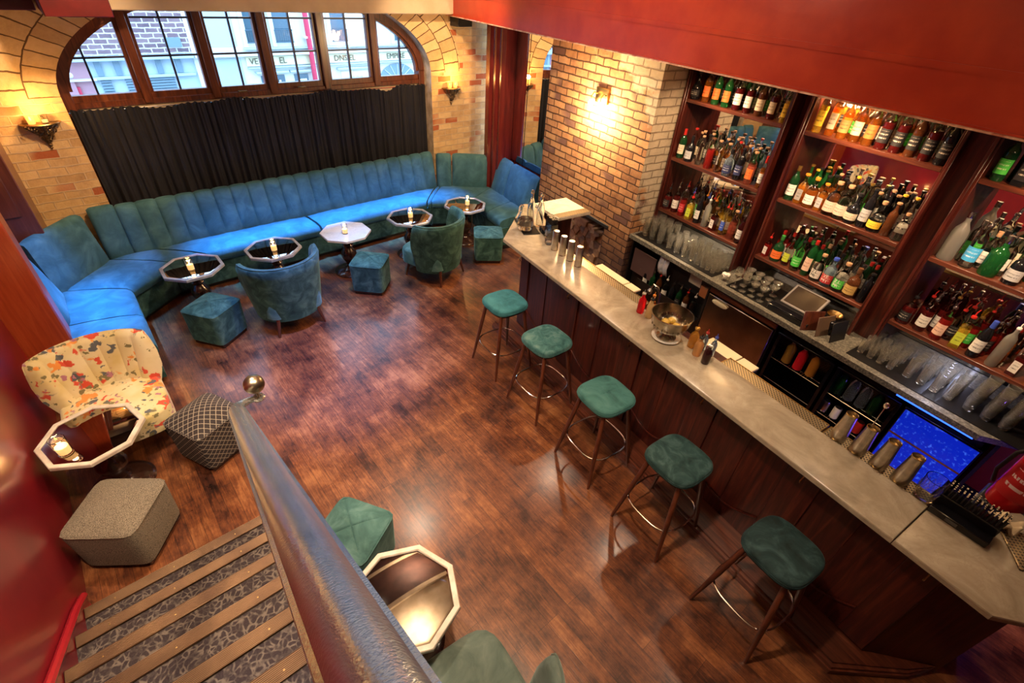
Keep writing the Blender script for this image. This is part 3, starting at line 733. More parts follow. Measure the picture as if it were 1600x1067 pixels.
# swing to the right and level out into the terminal
pathp += [P0 + Vector((0.0, 0.0, 0.0)), P0 + Vector((0.010, .045, -.028)), P0 + Vector((0.034, .082, -.046)), P0 + Vector((0.070, .098, -.054)), P0 + Vector((0.105, .098, -.056))]
rings = []
m_ = len(pathp)
for k, p in enumerate(pathp):
    t = (pathp[min(k + 1, m_ - 1)] - pathp[max(k - 1, 0)]).normalized()
    side = t.cross(Vector((0, 0, 1))).normalized(); up = side.cross(t)
    sc = 1.0 if k < m_ - 5 else (0.95, 0.8, 0.62, 0.5, 0.42)[k - (m_ - 5)]
    rings.append([tuple(p + side * a * sc + up * b * sc) for a, b in SEC])
ob('rail', loft(rings), PEWTER, rail, angle=24).location = (-0.15, -2.11, 0)
tp = P0 + Vector((0.125, .095, -.060)) - Vector((.15, 2.11, 0))
ob('end_disc', G().add(lathe([(.004, -.012), (.030, -.010), (.034, 0), (.028, .008), (.012, .010)], 24), T(*tp)), PEWTER, rail)
ob('finial_stem', G().add(lathe([(.012, 0), (.007, .012), (.007, .05), (.011, .06)], 16), T(*tp)), BALLM, rail)
ob('ball_finial', sphere(0.052, tp.x, tp.y, tp.z + 0.095, 32, 20), BALLM, rail)
ob('newel_post', G().add(lathe([(.030, 0.40), (.030, .43), (.014, .45), (.012, 1.36)], 12), T(-0.005, -0.02, -0.02)), PEWTER, rail)
for s in (0.7, 1.5):
    q = P0 - RD * s - Vector((.15, 2.11, 0))
    kz = ST_R * (int((Y1 - (P0 - RD * s).y) / ST_G) + 1)
    ob('baluster', G().add(lathe([(.010, kz - .003), (.010, q.z - .02)], 10), T(q.x, q.y, 0)), PEWTER, rail)

# ================================================================== BANQUETTE
FR = [(-0.08, 4.50), (-0.08, 5.62), (0.36, 5.98), (3.78, 6.02), (4.30, 5.72), (4.165, 4.86)]
BK = [(-0.60, 4.50), (-0.60, 5.92), (-0.12, 6.40), (4.22, 6.44), (4.86, 5.98), (4.695, 4.86)]
bq = thing('banquette', 'long teal velvet banquette wrapping the window wall and both corners', 'banquette', (2.0, 6.2, 0))
OFF = Vector((-2.0, -6.2, 0))
def bob(name, g, m, **k):
    o = ob(name, g, m, bq, **k); o.location = OFF; return o
def lerp(a, b, t): return (a[0] + (b[0] - a[0]) * t, a[1] + (b[1] - a[1]) * t)
def seat_piece(i, t0, t1, name='seat_cushion'):
    g = G(); rings = []; n = max(2, int(12 * (t1 - t0)) + 2)
    for k in range(n + 1):
        t = t0 + (t1 - t0) * k / n
        e = min(k, n - k); q = 0.0 if e else 0.014
        f, b = lerp(FR[i], FR[i + 1], t), lerp(BK[i], BK[i + 1], t)
        if k == 0: f = lerp(FR[i], FR[i + 1], t + .004); b = lerp(BK[i], BK[i + 1], t + .004)
        if k == n: f = lerp(FR[i], FR[i + 1], t - .004); b = lerp(BK[i], BK[i + 1], t - .004)
        def P(s, z): return (f[0] + (b[0] - f[0]) * s, f[1] + (b[1] - f[1]) * s, z)
        wv = 0.004 * sin(k * 2.3 + i)
        rings.append([P(0.02, .315 + q), P(-.02, .33), P(-.035, .38), P(-.015, .43 - q), P(.05, .452 - q + wv), P(.3, .462 - q + wv), P(.7, .458 - q), P(1.04, .445 - q), P(1.04, .315 + q)])
    g.add(loft(rings)); return bob(name, g, VELB, angle=50)
seat_piece(0, 0, 0.5); seat_piece(0, 0.5, 1); seat_piece(1, 0, 1)
for a, b in ((0, .105), (.105, .50), (.50, .975), (.975, 1)): seat_piece(2, a, b) if b - a > .05 else None
seat_piece(2, .975, 1); seat_piece(3, 0, 1); seat_piece(4, 0, .55); seat_piece(4, .55, 1)
# plinth panels
def panel(i, name='base_panel'):
    a, b = FR[i], FR[i + 1]
    d = Vector((b[0] - a[0], b[1] - a[1])); nrm = Vector((-d.y, d.x)).normalized() * 0.05
    if (BK[i][0] - a[0]) * nrm.x + (BK[i][1] - a[1]) * nrm.y < 0: nrm = -nrm
    q = [(a[0] + nrm.x * .3, a[1] + nrm.y * .3), (b[0] + nrm.x * .3, b[1] + nrm.y * .3), (b[0] + nrm.x * 3, b[1] + nrm.y * 3), (a[0] + nrm.x * 3, a[1] + nrm.y * 3)]
    g = G(); g.add(prism(q, 0.06, 0.325)); bob(name, g, VELD)
    q2 = [(x + nrm.x * 1.0, y + nrm.y * 1.0) for x, y in q]
    bob('kick_board', prism(q2, 0, 0.062), BLACK)
for i in range(5): panel(i)
# backs: fluted over the window run
def back_piece(p0, p1, top=0.93, lean=0.13, thick=0.15, flutes=1, amp=0.018, name='back_panel', nrm=None, m=None, ends=True):
    a, b = Vector((*p0, 0)), Vector((*p1, 0)); d = (b - a); L = d.length; d.normalize()
    n = nrm or Vector((-d.y, d.x, 0))
    per = 10; N_ = per * flutes; rings = []
    for k in range(N_ + 1):
        t = k / N_; ph = (k % per) / per
        bl = amp * (abs(sin(pi * ph)) ** 0.32)
        if flutes == 1: bl = amp * min(1, 6 * min(t, 1 - t)) ** .5
        c = a + d * (L * t)
        e = 0.0
        prof = [(.03 - bl * .3, .30), (0.0 - bl * .6, .46), (lean * .35 - bl, .60), (lean * .75 - bl, .80), (lean * .9 - bl * .8, top - .05), (lean * 1.1 - bl * .3, top - .01 + bl * .5), (lean + .05, top + bl * .6), (lean + thick * .7, top + bl * .3), (lean + thick, top - .04), (lean + thick, .30)]
        if ends and k in (0, N_): prof = [(q + (.010 if j < 7 else 0), z - (.010 if z > .7 else 0)) for j, (q, z) in enumerate(prof)]
        rings.append([tuple(c + n * q + Vector((0, 0, z))) for q, z in prof])
    return bob(name, G().add(loft(rings)), m or VELB, angle=60)
nL = Vector((-1, 0, 0)); nW = Vector((0, 1, 0)); nR = VD.copy()
back_piece((-0.60, 5.19), (-0.60, 5.86), .93, .11, .12, nrm=nL, amp=.035)
back_piece((-0.60, 5.86), (-0.13, 6.38), .96, .08, .10, nrm=Vector((-.72, .69, 0)), amp=.03)
back_piece((-0.14, 6.42), (0.10, 6.43), .95, .10, .10, nrm=nW, amp=.03)
back_piece((0.10, 6.43), (4.16, 6.45), .93, .11, .09, flutes=21, nrm=nW, amp=.034)
back_piece((4.17, 6.44), (4.37, 6.34), .90, .09, .12, nrm=Vector((.45, .89, 0)), amp=.02)
back_piece((4.37, 6.34), (4.80, 6.00), .90, .09, .13, nrm=Vector((.62, .78, 0)), amp=.03)
back_piece((4.855, 5.96), (4.80, 5.595), .92, .12, .06, nrm=nR, amp=.02)
back_piece((4.80, 5.59), (4.695, 4.88), .92, .12, .06, nrm=nR, amp=.02)

# ================================================================== OCTAGONAL TABLES
def octa(r, a0=pi / 8): return [(r * cos(a0 + k * pi / 4), r * sin(a0 + k * pi / 4)) for k in range(8)]
TZ = 0.55
def table(x, y, rz, style, label, scale=1.0):
    t = thing('octagonal_table', label, 'table', (x, y, 0), rz, 'small octagonal pedestal tables')
    R = 0.305
    if style == 'marble':
        ob('tabletop', G().add(loft([[(a, b, TZ - .035) for a, b in octa(R * .96)], [(a, b, TZ - .028) for a, b in octa(R)], [(a, b, TZ - .006) for a, b in octa(R)], [(a, b, TZ) for a, b in octa(R * .985)]])), MARBLEW, t, angle=20)
    else:
        m = FRAMEC if style == 'cream' else FRAMEB
        rg = [[(a, b, z) for a, b in octa(r)] for r, z in ((R * .85, TZ - .03), (R * .97, TZ - .035), (R, TZ - .028), (R, TZ - .006), (R * .985, TZ), (R * .90, TZ), (R * .885, TZ - .006))]
        ob('tabletop', G().add(loft(rg, caps=False)), m, t, angle=20)
        ob('mirror_inset', G().add(loft([[(a, b, TZ - .03) for a, b in octa(R * .885)], [(a, b, TZ - .007) for a, b in octa(R * .885)], [(a, b, TZ - .003) for a, b in octa(R * .84)]])), MIRRORD, t, angle=20)
    prof = [(.20, 0), (.205, .015), (.19, .03), (.16, .042), (.12, .05), (.075, .06), (.05, .085), (.045, .12), (.06, .15), (.085, .19), (.098, .235), (.09, .28), (.062, .315), (.05, .34), (.062, .36), (.068, .375), (.055, .395), (.06, .43), (.10, .465), (.145, .49), (.15, .505), (.14, .52)]
    ob('pedestal', lathe(prof, 32), DARKW, t)
    return t
tabs = [(-0.60, 3.46, radians(15), 'cream', 'octagonal mirror-topped table with chipped cream rim beside the crimson wall'),
        (0.475, 1.195, radians(20), 'cream', 'octagonal mirror-topped table with pale rim, half hidden behind the handrail'),
        (0.50, 5.54, radians(0), 'grey', 'octagonal mirror-topped table with blue-grey rim, leftmost by the banquette'),
        (1.32, 5.51, radians(0), 'grey', 'octagonal mirror-topped table directly left of the white marble table'),
        (2.18, 5.48, radians(0), 'marble', 'octagonal pedestal table with a white marble top'),
        (3.07, 5.45, radians(0), 'grey', 'octagonal mirror-topped table directly right of the white marble table'),
        (3.94, 5.40, radians(2), 'grey', 'octagonal mirror-topped table in the right corner of the banquette')]
for a in tabs: table(*a)
def candle(x, y, z, label, power=0.9, h=0.10, r=0.036, amber=False):
    c = thing('tea_light', label, 'candle', (x, y, z), 0, 'lit tea lights in glasses')
    ob('glass', lathe([(r * .86, 0), (r * .9, .002), (r, h), (r - .003, h), (r * .9 - .003, .010), (.002, .010)], 20, True, False), AMBGL if amber else GLASS, c)
    ob('wax', lathe([(r * .78, .0105), (r * .80, h * .5), (.003, h * .5 + .001)], 16), WAX, c)
    ob('flame', lathe([(.002, h * .5), (.007, h * .5 + .008), (.005, h * .5 + .018), (.001, h * .5 + .028)], 10), FLAME, c)
    light('POINT', 'candle_glow', (x, y, z + h * .5 + .05), power, (1, .5, .16), 0.02)
    return c
candle(-0.745, 3.36, TZ, 'lit candle in a tall clear glass on the table by the crimson wall', 1.6, .13, .045)
candle(0.48, 5.46, TZ, 'lit tea light on the leftmost table of the row by the banquette', h=.13)
candle(1.31, 5.43, TZ, 'lit tea light on the table left of the white marble one', h=.13)
candle(2.15, 5.42, TZ, 'lit tea light on the white marble table', h=.12)
candle(3.06, 5.41, TZ, 'lit tea light on the table right of the white marble one', h=.13)
candle(3.95, 5.36, TZ, 'lit tea light on the table in the right corner of the banquette', h=.13)

# ================================================================== OTTOMANS
def diag(x, y): 
    d = min(abs(abs(x) - abs(y)), 1); return 0.010 * math.exp(-(d / 0.035) ** 2)
def ottoman(x, y, rz, m, label, s=0.20, h=0.43, name='ottoman', groove=diag, dome=.035, uvfn=None):
    o = thing(name, label, 'ottoman', (x, y, 0), rz, 'cube ottomans')
    body = pad(s, s, 0.04, h - dome, .018, 9, dome, groove, 64, 16)
    v, f = body
    # gentle inward taper and puffed sides
    v = [(a * (0.94 + 0.06 * min(1, c / .25)), b * (0.94 + 0.06 * min(1, c / .25)), c) for a, b, c in v]
    ob('cover', (v, f), m, o, uvfn=uvfn, angle=50)
    g = G()
    ob('plinth', box(-s * .84, s * .84, -s * .84, s * .84, 0, .045), DARKW, o)
    pp = []
    for k in range(48):
        a = 2 * pi * k / 48; c, d = cos(a), sin(a); q = (abs(c) ** 9 + abs(d) ** 9) ** (-1 / 9) * s
        pp.append((c * q * .995, d * q * .995, h - dome - .012))
    ob('piping', tube(pp, .004, 6, closed=True), m, o, angle=60)
    return o
ottoman(0.48, 4.95, radians(35), VELD, 'teal velvet cube ottoman in front of the leftmost banquette table')
ottoman(2.20, 4.94, radians(-45), VELD, 'teal velvet cube ottoman in front of the white marble table', .195)
ottoman(3.87, 4.77, radians(-35), VELD, 'teal velvet cube ottoman beside the far end of the bar', .195)
ottoman(0.47, 1.83, radians(31), VEL, 'teal velvet cube ottoman just right of the handrail', .195)
ottoman(-0.61, 2.89, radians(53), TWEED, 'grey-brown tweed cube ottoman at the foot of the stairs', .215, groove=lambda x, y: 0, dome=.045)
ottoman(0.02, 3.40, radians(25), LATTICE, 'black and cream diamond pattern ottoman left of the ball finial', .20, groove=lambda x, y: 0, dome=.07, h=.46)

# ================================================================== TUB CHAIRS
def tub(label, loc, rz, m, m2, w=0.37, bh=0.80, depth=0.33, spread=105, name='tub_chair', flutes=0, group=None, flare=0.10, seat_w=0.30, horn=0.0, legm=None):
    c = thing(name, label, 'armchair', loc, rz, group)
    n = 56; rings = []
    for k in range(n + 1):
        t = k / n; a = radians(-spread + 2 * spread * t) - pi / 2
        e = abs(2 * t - 1)
        top = bh - 0.0 * e + horn * (e ** 3) - (0.30 * max(0, (e - .86) / .14) ** 2 if horn == 0 else 0.42 * max(0, (e - .82) / .18) ** 1.6)
        fl = (0.012 * abs(sin(pi * t * flutes)) ** .5) if flutes else 0
        ring = []
        ends = .5 if k in (0, n) else 1.0
        th = 0.035 * ends
        def pt(s, q):  # s 0 bottom..1 top, q -1 inner +1 outer
            z = 0.17 + (top - 0.17) * s
            rr = 0.80 + flare * s * 2.0
            rx, ry = w * rr + q * th - (fl if q < 0 else 0), depth * rr + q * th - (fl if q < 0 else 0)
            return (rx * cos(a), ry * sin(a), z)
        for s in (0, .12, .35, .6, .82, .95): ring.append(pt(s, 1.0))
        ring.append(pt(1.0, .5)); ring.append(pt(1.01, 0)); ring.append(pt(1.0, -.5))
        for s in (.95, .82, .6, .35, .12, 0): ring.append(pt(s, -1.0))
        rings.append(ring)
    ob('backrest', G().add(loft(rings)), m, c, angle=55)
    pts = []
    for k in range(2, n - 1): 
        r = rings[k]; pts.append(tuple(Vector(r[6]) + Vector((0, 0, .002))))
    ob('piping', tube(pts, .005, 6), m2, c)
    s = pad(seat_w, .31, 0.19, 0.40, .035, 5, .02, None, 48, 8)
    ob('seat', ([(x, y + .05, z) for x, y, z in s[0]], s[1]), m2, c, angle=55)
    for sx in (-1, 1):
        for sy, yy in ((1, .26), (-1, -.22)):
            ob('leg', tube([(sx * .21, yy, .20), (sx * .25, yy + sy * .035, 0.0)], [.021, .012], 10), legm or LEGW, c)
    return c
tub('teal velvet tub chair between the two left banquette tables, back to camera', (1.18, 4.84, 0), radians(2), VELD, VEL, group='teal tub chairs')
tub('teal velvet tub chair right of the marble table, back to camera', (3.04, 4.80, 0), radians(20), VELD, VEL, group='teal tub chairs')
tub('cream floral chintz chair with a fan-shaped channelled back', (-0.46, 3.97, 0), radians(180), FLORAL, FLORAL, w=0.34, bh=0.80, depth=0.26, spread=68, name='floral_chair', flutes=7, flare=.19, seat_w=.33, legm=BLACK)
tub('grey-green velvet tub chair at the bottom edge, beside the pale-rimmed table', (0.47, 0.56, 0), radians(-6), VELG, VELG, w=0.36, bh=.80, depth=.34, spread=88)

# ================================================================== SCONCES, SPEAKERS, WALL LAMP
def sconce(x, z, label):
    s = thing('wall_sconce', label, 'sconce', (x, YW, z), 0, 'filigree candle shelves')
    a = [(0.15 * cos(q), -0.13 * sin(q)) for q in [pi * k / 20 for k in range(21)]]
    ob('shelf', G().add(prism(a, -.006, .006)), BRONZE, s); 
    g = G()
    g.add(tube([(0.15 * cos(q), -0.13 * sin(q), 0) for q in [pi * k / 20 for k in range(21)]], .008, 6))
    ob('rim', g, BRASS, s)
    g = G()
    for q in (-1, -.5, 0, .5, 1):
        pts = []
        for k in range(9):
            t = k / 8; pts.append((q * .12 * (1 - t) ** 1.3 + .012 * sin(t * 9 + q * 3), -.10 * (1 - t) ** 1.2 * (1 - .35 * abs(q)) - .012, -.01 - t * .20))
        g.add(tube(pts, [.009 * (1 - .5 * k / 8) for k in range(9)], 6))
    for k in range(26):
        t = (k % 9) / 9; q = ((k * 37) % 17) / 8 - 1
        cx, cz = q * .11 * (1 - t) ** 1.2, -.02 - t * .17
        cy = -.09 * (1 - t) - .012
        g.add(tube([(cx + .016 * cos(b), cy + .006 * sin(b * 2), cz + .016 * sin(b)) for b in [5.2 * j / 7 + k for j in range(8)]], .0045, 5))
    g.add(sphere(.012, 0, -.014, -.225, 10, 8)); g.add(sphere(.018, 0, -.014, -.20, 10, 8))
    ob('filigree_bracket', g, BRONZE, s)
    return s
for x, w_ in ((-0.16, 'left'), (4.58, 'right')):
    sconce(x, 1.795, 'bronze filigree candle shelf on the brick wall %s of the arched window' % w_)
    for dx in (-0.055, 0.045):
        lit = True
        c = thing('sconce_candle', 'candle glass on the %s candle shelf, %s one' % (w_, 'left' if dx < 0 else 'right'), 'candle', (x + dx, YW - .06, 1.801), 0, 'candles on the wall shelves')
        ob('glass', lathe([(.026, 0), (.028, .002), (.034, .075), (.031, .075), (.025, .008), (.002, .008)], 18, True, False), AMBGL if (w_ == 'right' or dx < 0) else GLASS, c)
        ob('wax', lathe([(.023, .0085), (.025, .03), (.002, .031)], 14), WAX, c)
        if w_ == 'right' or dx < 0: ob('flame', lathe([(.002, .031), (.009, .042), (.006, .055), (.001, .068)], 10), FLAME, c)
    light('POINT', 'sconce_glow', (x, YW - .16, 1.92), 9.0, (1, .50, .15), 0.03)
for loc, rz, lb in (((4.70, 6.55, 2.66), .1, 'small black loudspeaker above the right wall candle shelf'), ((-0.40, 6.50, 2.60), -.1, 'small black loudspeaker in the top left corner')):
    s = thing('loudspeaker', lb, 'loudspeaker', loc, rz)
    ob('cabinet', box(-.13, .13, -.10, .08, -.09, .05, .008), BLACK, s); ob('grille', box(-.11, .11, -.106, -.10, -.075, .035, .002), DARKM, s); ob('bracket', box(-.02, .02, .08, .10, -.04, .02), BLACK, s)
lp = B(-0.50, PV, 2.12)
s = thing('wall_lamp', 'glowing twin-bulb wall lamp on the brick chimney', 'wall lamp', lp, TH)
ob('back_plate', box(-.10, .10, -.03, .0, .02, .17, .006), BRASS, s)
for x in (-.075, .075):
    ob('arm', tube([(x, -.02, .10), (x, -.07, .12), (x, -.10, .09), (x, -.10, .05)], .006, 8), BRASS, s)
    ob('bulb', sphere(.028, x, -.10, .015, 16, 12, (1, 1, 1.25)), BULB, s)
light('POINT', 'wall_lamp_glow', B(-.575, PV - .17, 2.07), 48, (1, .68, .34), 0.05)
light('POINT', 'wall_lamp_glow', B(-.425, PV - .17, 2.07), 48, (1, .68, .34), 0.05)

# ================================================================== FIREWOOD
LOGE = [noisy('split_log_%s' % c, a, b, 14, 0.9, bump=.3) for c, a, b in (('pale', (.34, .20, .12), (.52, .35, .23)), ('red', (.26, .11, .06), (.40, .21, .12)), ('dark', (.14, .08, .06), (.28, .17, .12)))]
rnd = random.Random(5)
def clip(poly, px, py, nx_, ny_):
    out = []
    for i in range(len(poly)):
        a, b = poly[i], poly[(i + 1) % len(poly)]
        da = (a[0] - px) * nx_ + (a[1] - py) * ny_; db = (b[0] - px) * nx_ + (b[1] - py) * ny_
        if da <= 0: out.append(a)
        if da * db < 0: t = da / (da - db); out.append((a[0] + (b[0] - a[0]) * t, a[1] + (b[1] - a[1]) * t))
    return out
seeds = []
for r_ in range(8):
    for c_ in range(9):
        seeds.append((-.91 + .089 * (c_ + .5 + rnd.uniform(-.35, .35)) - (.03 if r_ % 2 else 0), .095 * (r_ + .5 + rnd.uniform(-.35, .35))))
lo_z = 0.0
nlog = 0
for i, (sx, sz) in enumerate(seeds):
    poly = [(-.945, 0.002), (-.135, 0.002), (-.135, .74 + .04 * sin(sx * 9)), (-.945, .74 + .04 * sin(sx * 7))]
    for j, (tx, tz) in enumerate(seeds):
        if i == j: continue
        dx, dz = tx - sx, tz - sz; L = sqrt(dx * dx + dz * dz)
        if L < .35: poly = clip(poly, sx + dx / 2 - dx / L * .0035, sz + dz / 2 - dz / L * .0035, dx / L, dz / L)
        if len(poly) < 3: break
    if len(poly) < 3: continue
    ar = abs(sum(poly[k][0] * poly[(k + 1) % len(poly)][1] - poly[(k + 1) % len(poly)][0] * poly[k][1] for k in range(len(poly)))) / 2
    if ar < .0012: continue
    cx = sum(p[0] for p in poly) / len(poly); cz = sum(p[1] for p in poly) / len(poly)
    y0 = PV + .03 + rnd.uniform(0, .06)
    v = [(x - cx, 0, z - cz) for x, z in poly] + [(x - cx, .34, z - cz) for x, z in poly]; n_ = len(poly)
    f = [tuple(range(n_)), tuple(range(n_, 2 * n_))[::-1]] + [(k, (k + 1) % n_, (k + 1) % n_ + n_, k + n_) for k in range(n_)]
    o = ob('firewood_log', (v, f), LOGE[rnd.choice((0, 0, 1, 1, 2))], loc=B(cx, y0, cz), rz=TH)
    row, cl = i // 9, i % 9
    RW = ['bottom', 'second', 'third', 'fourth', 'fifth', 'sixth', 'seventh', 'top'][row]; 
    CW = ['first', 'second', 'third', 'fourth', 'fifth', 'sixth', 'seventh', 'eighth', 'ninth'][cl]
    tag(o, 'split firewood log in the chimney store, %s row from the floor, %s from left' % (RW if row not in (0, 7) else RW, CW), 'firewood', 'split logs in the log store')

# ================================================================== BAR
def bthing(name, label, cat, w, v, z=0.0, rz=0.0, group=None):
    return thing(name, label, cat, B(w, v, z), TH + rz, group)
BT = 1.07
bar = bthing('bar_counter', 'long mahogany bar counter with a grey marble top', 'bar counter', 0, 0)
def part(name, g, m, par, **k): return ob(name, g, m, par, **k)
top1 = [(0.01, 0.012), (3.77, 0.012), (3.77, .395), (0.33, .395), (0.02, .50), (-.10, .645), (-.50, .80), (-.66, .76), (-.665, .68)]
top2 = [(3.775, 0.012), (4.19, 0.012), (4.50, .33), (4.52, .80), (4.05, .80), (3.775, .395)]
for tp_ in (top1, top2):
    def ins(p, d):
        cx = sum(a for a, b in p) / len(p); cy = sum(b for a, b in p) / len(p); out = []
        n_ = len(p)
        for i in range(n_):
            a, b, c = p[i - 1], p[i], p[(i + 1) % n_]
            e1 = Vector((b[0] - a[0], b[1] - a[1])).normalized(); e2 = Vector((c[0] - b[0], c[1] - b[1])).normalized()
            n1 = Vector((-e1.y, e1.x)); n2 = Vector((-e2.y, e2.x)); m_ = (n1 + n2)
            m_ = m_ / max(.3, m_.length_squared) * 2 * d
            out.append((b[0] + m_.x, b[1] + m_.y))
        return out
    rg = [[(x, y, BT - .040) for x, y in ins(tp_, .012)], [(x, y, BT - .034) for x, y in tp_], [(x, y, BT - .008) for x, y in tp_], [(x, y, BT - .002) for x, y in ins(tp_, .003)], [(x, y, BT) for x, y in ins(tp_, .009)]]
    part('marble_top', loft(rg), MARBLE, bar, angle=25)
body = [(.15, .17), (4.02, .17), (4.32, .50), (4.34, .78), (4.05, .78), (3.85, .52), (.30, .52), (.06, .62), (-.06, .70), (-.45, .80), (-.52, .72)]
part('bar_body', prism(body, 0.0, BT - .041), MAHOG, bar)
HW = [0.19, 0.99, 1.79, 2.53, 3.28, 3.96]
for x in HW:
    part('pilaster', box(x - .10 if x > .3 else x - .04, min(x + .10, 4.015), .155, .172, .10, BT - .045, .003), MAHOG, bar)
    h = G(); h.add(tube([(x, .155, .935), (x, .125, .93), (x, .105, .905), (x, .115, .885), (x, .13, .885)], .005, 6)); h.add(tube([(x, .155, .95), (x, .12, .965), (x, .105, .985)], .005, 6)); h.add(box(x - .012, x + .012, .150, .156, .915, .97, .002))
    part('bag_hook', h, BRASS, bar)
def arcm(x0, x1):
    m = (x0 + x1) / 2; n_ = 18
    return [(x0 + (x1 - x0) * k / n_, .163, .34 - .12 * sin(pi * k / n_)) for k in range(n_ + 1)]
for a, b in zip(HW[:-1], HW[1:]):
    part('curved_moulding', tube(arcm(a + .10, b - .10), .007, 6), MAHOG, bar)
    m_ = (a + b) / 2
    part('panel_bead', G().add(box(m_ - .004, m_ + .004, .163, .170, .24, BT - .05)), MAHOG, bar)
def plinth(p, q, z0, z1, d0, d1):
    e = Vector((q[0] - p[0], q[1] - p[1])).normalized(); n_ = Vector((e.y, -e.x))
    return prism([(p[0] + n_.x * d0, p[1] + n_.y * d0), (q[0] + n_.x * d0, q[1] + n_.y * d0), (q[0] + n_.x * d1, q[1] + n_.y * d1), (p[0] + n_.x * d1, p[1] + n_.y * d1)], z0, z1)
for z0, z1, o_ in ((0, .045, 0), (.045, .068, .012), (.068, .085, .034)):
    part('foot_step', prism([(.02, -.08 + o_), (3.98 - o_ * .5, -.08 + o_), (4.24 - o_ * .8, .30), (4.30, .47), (4.015, .169), (.02, .169)], z0, z1), MAHOGH, bar, angle=20)
# perforated drip trays
for a, b, lb in ((.62, 1.58, 'perforated brass drip tray along the bar between shakers and red bottle'), (2.40, 3.16, 'perforated brass drip tray between the amber bottles and tin shakers'), (3.17, 3.76, 'perforated brass drip tray under the four leaning tin shakers')):
    t = bthing('drip_tray', lb, 'drip tray', (a + b) / 2, .455, BT - .036, group='bar drip trays')
    l = (b - a) / 2
    part('grille', box(-l, l, -.055, .052, .018, .022), PERF, t); part('tray', G().add(box(-l, l, -.058, -.052, 0, .026)).add(box(-l, l, .052, .058, 0, .026)).add(box(-l, -l + .006, -.058, .058, 0, .026)).add(box(l - .006, l, -.058, .058, 0, .026)).add(box(-l, l, -.058, .058, -.002, .002)), BRASS, t)
# hinged flap at the far end
t = bthing('counter_flap', 'cream marble service flap at the far end of the bar by the chimney', 'counter', -.34, .99, BT)
part('slab', box(-.235, .235, -.20, .255, .0, .035, .004), marble('cream_marble', (.50, .46, .36), (.70, .66, .54), (.4, .36, .28), .25, 3), t)
part('drip_grille', box(.13, .232, -.19, .25, .035, .039), PERF, t)
part('support', box(-.22, -.06, -.17, .24, -1.07, 0.0), MAHOG, t)
# under-bar stations
for a, b, lb in ((.66, 1.22, 'cream lidded ice well below the far drip tray'), (2.06, 2.50, 'cream lidded station below the middle of the bar')):
    t = bthing('ice_well', lb, 'ice well', (a + b) / 2, .66, 0, group='under-bar stations'); l = (b - a) / 2
    part('cabinet', box(-l, l, -.13, .13, 0, .90), DARKM, t); part('lid', box(-l, l - .15, -.13, .14, .901, .92, .004), CREAMT, t); part('lid', box(l - .14, l, -.13, .14, .901, .92, .004), CREAMT, t)

# ---------------------------------------------------------------- stools
def seatgroove(kind):
    def f(x, y):
        if kind == 0: return .004 * math.exp(-(y / .03) ** 2) + .004 * math.exp(-(x / .03) ** 2)
        return sum(.0045 * math.exp(-((x - a) / .022) ** 2) for a in (-.34, .34)) + sum(.0045 * math.exp(-((y - a) / .022) ** 2) for a in (-.34, .34))
    return f
SEATM = [velvet('stool_velvet_%d' % i, a, b, c, s) for i, (a, b, c, s) in enumerate((((.02, .11, .13), (.035, .17, .20), (.05, .22, .26), 8), ((.012, .06, .06), (.04, .13, .13), (.10, .20, .19), 12), ((.02, .08, .075), (.045, .15, .14), (.07, .19, .175), 7), ((.006, .022, .022), (.018, .05, .05), (.05, .10, .10), 9), ((.004, .010, .009), (.012, .032, .034), (.035, .075, .08), 7)))]  # dimmer light at the near end is put into the last seats' colours
def stool(w, v, rz, i, label):
    t = bthing('bar_stool', label, 'bar stool', w, v, 0, rz, 'bar stools along the counter')
    H = .76
    part('seat', pad(.185, .185, H - .062, H, .022, 3.6, .006, seatgroove(0 if i < 3 else 1), 56, 16), SEATM[i], t, angle=60)
    for z in (H - .04, H - .028):
        pp = []
        for k in range(48):
            a = 2 * pi * k / 48; c, d = cos(a), sin(a); q = (abs(c) ** 3.6 + abs(d) ** 3.6) ** (-1 / 3.6) * .186
            pp.append((c * q, d * q, z))
        part('piping', tube(pp, .003, 5, closed=True), SEATM[i], t)
    part('seat_board', pad(.165, .165, H - .085, H - .060, .008, 3.6, 0, None, 40, 2), DARKW, t)
    for sx in (-1, 1):
        for sy in (-1, 1):
            part('leg', tube([(sx * .125, sy * .125, H - .07), (sx * .165, sy * .165, .38), (sx * .215, sy * .215, 0)], [.017, .018, .011], 12), LEGW, t)
    pp = []
    for k in range(48):
        a = 2 * pi * k / 48; c, d = cos(a), sin(a); q = (abs(c) ** 3.2 + abs(d) ** 3.2) ** (-1 / 3.2) * .205
        pp.append((c * q, d * q, .27))
    part('foot_ring', tube(pp, .007, 8, closed=True), CHROME, t)
    return t
for i, (w, v, rz, lb) in enumerate(((.59, -.30, radians(3), 'bright teal velvet bar stool at the far end of the bar'), (1.26, -.29, radians(5), 'teal velvet bar stool second from the far end, pale worn centre'), (2.03, -.29, radians(1), 'smooth teal velvet bar stool in the middle of the row of five'), (2.73, -.27, radians(3), 'dark stitched velvet bar stool second from the near end'), (3.47, -.24, radians(0), 'dark worn velvet bar stool nearest the camera with frayed edge'))):
    stool(w, v, rz, i, lb)

# ================================================================== BACK BAR
CZ = .95
t = bthing('back_counter', 'long speckled granite back counter under the bottle shelves', 'counter', 2.2, 1.85)
gp = [(.29, 1.52), (3.69, 1.49), (3.88, 1.65), (4.5, 1.67), (4.5, 2.175), (.29, 2.175)]
part('granite_top', prism([(x - 2.2, y - 1.85) for x, y in gp], CZ - .045, CZ), GRANITE, t)
part('led_strip', box(.98, 1.47, -.325, -.31, CZ - .075, CZ - .055), LED, t)
for x in (-1.90, -.80, 1.58): part('support_panel', box(x, x + .02, -.27, .32, 0, CZ - .047), BLACK, t)
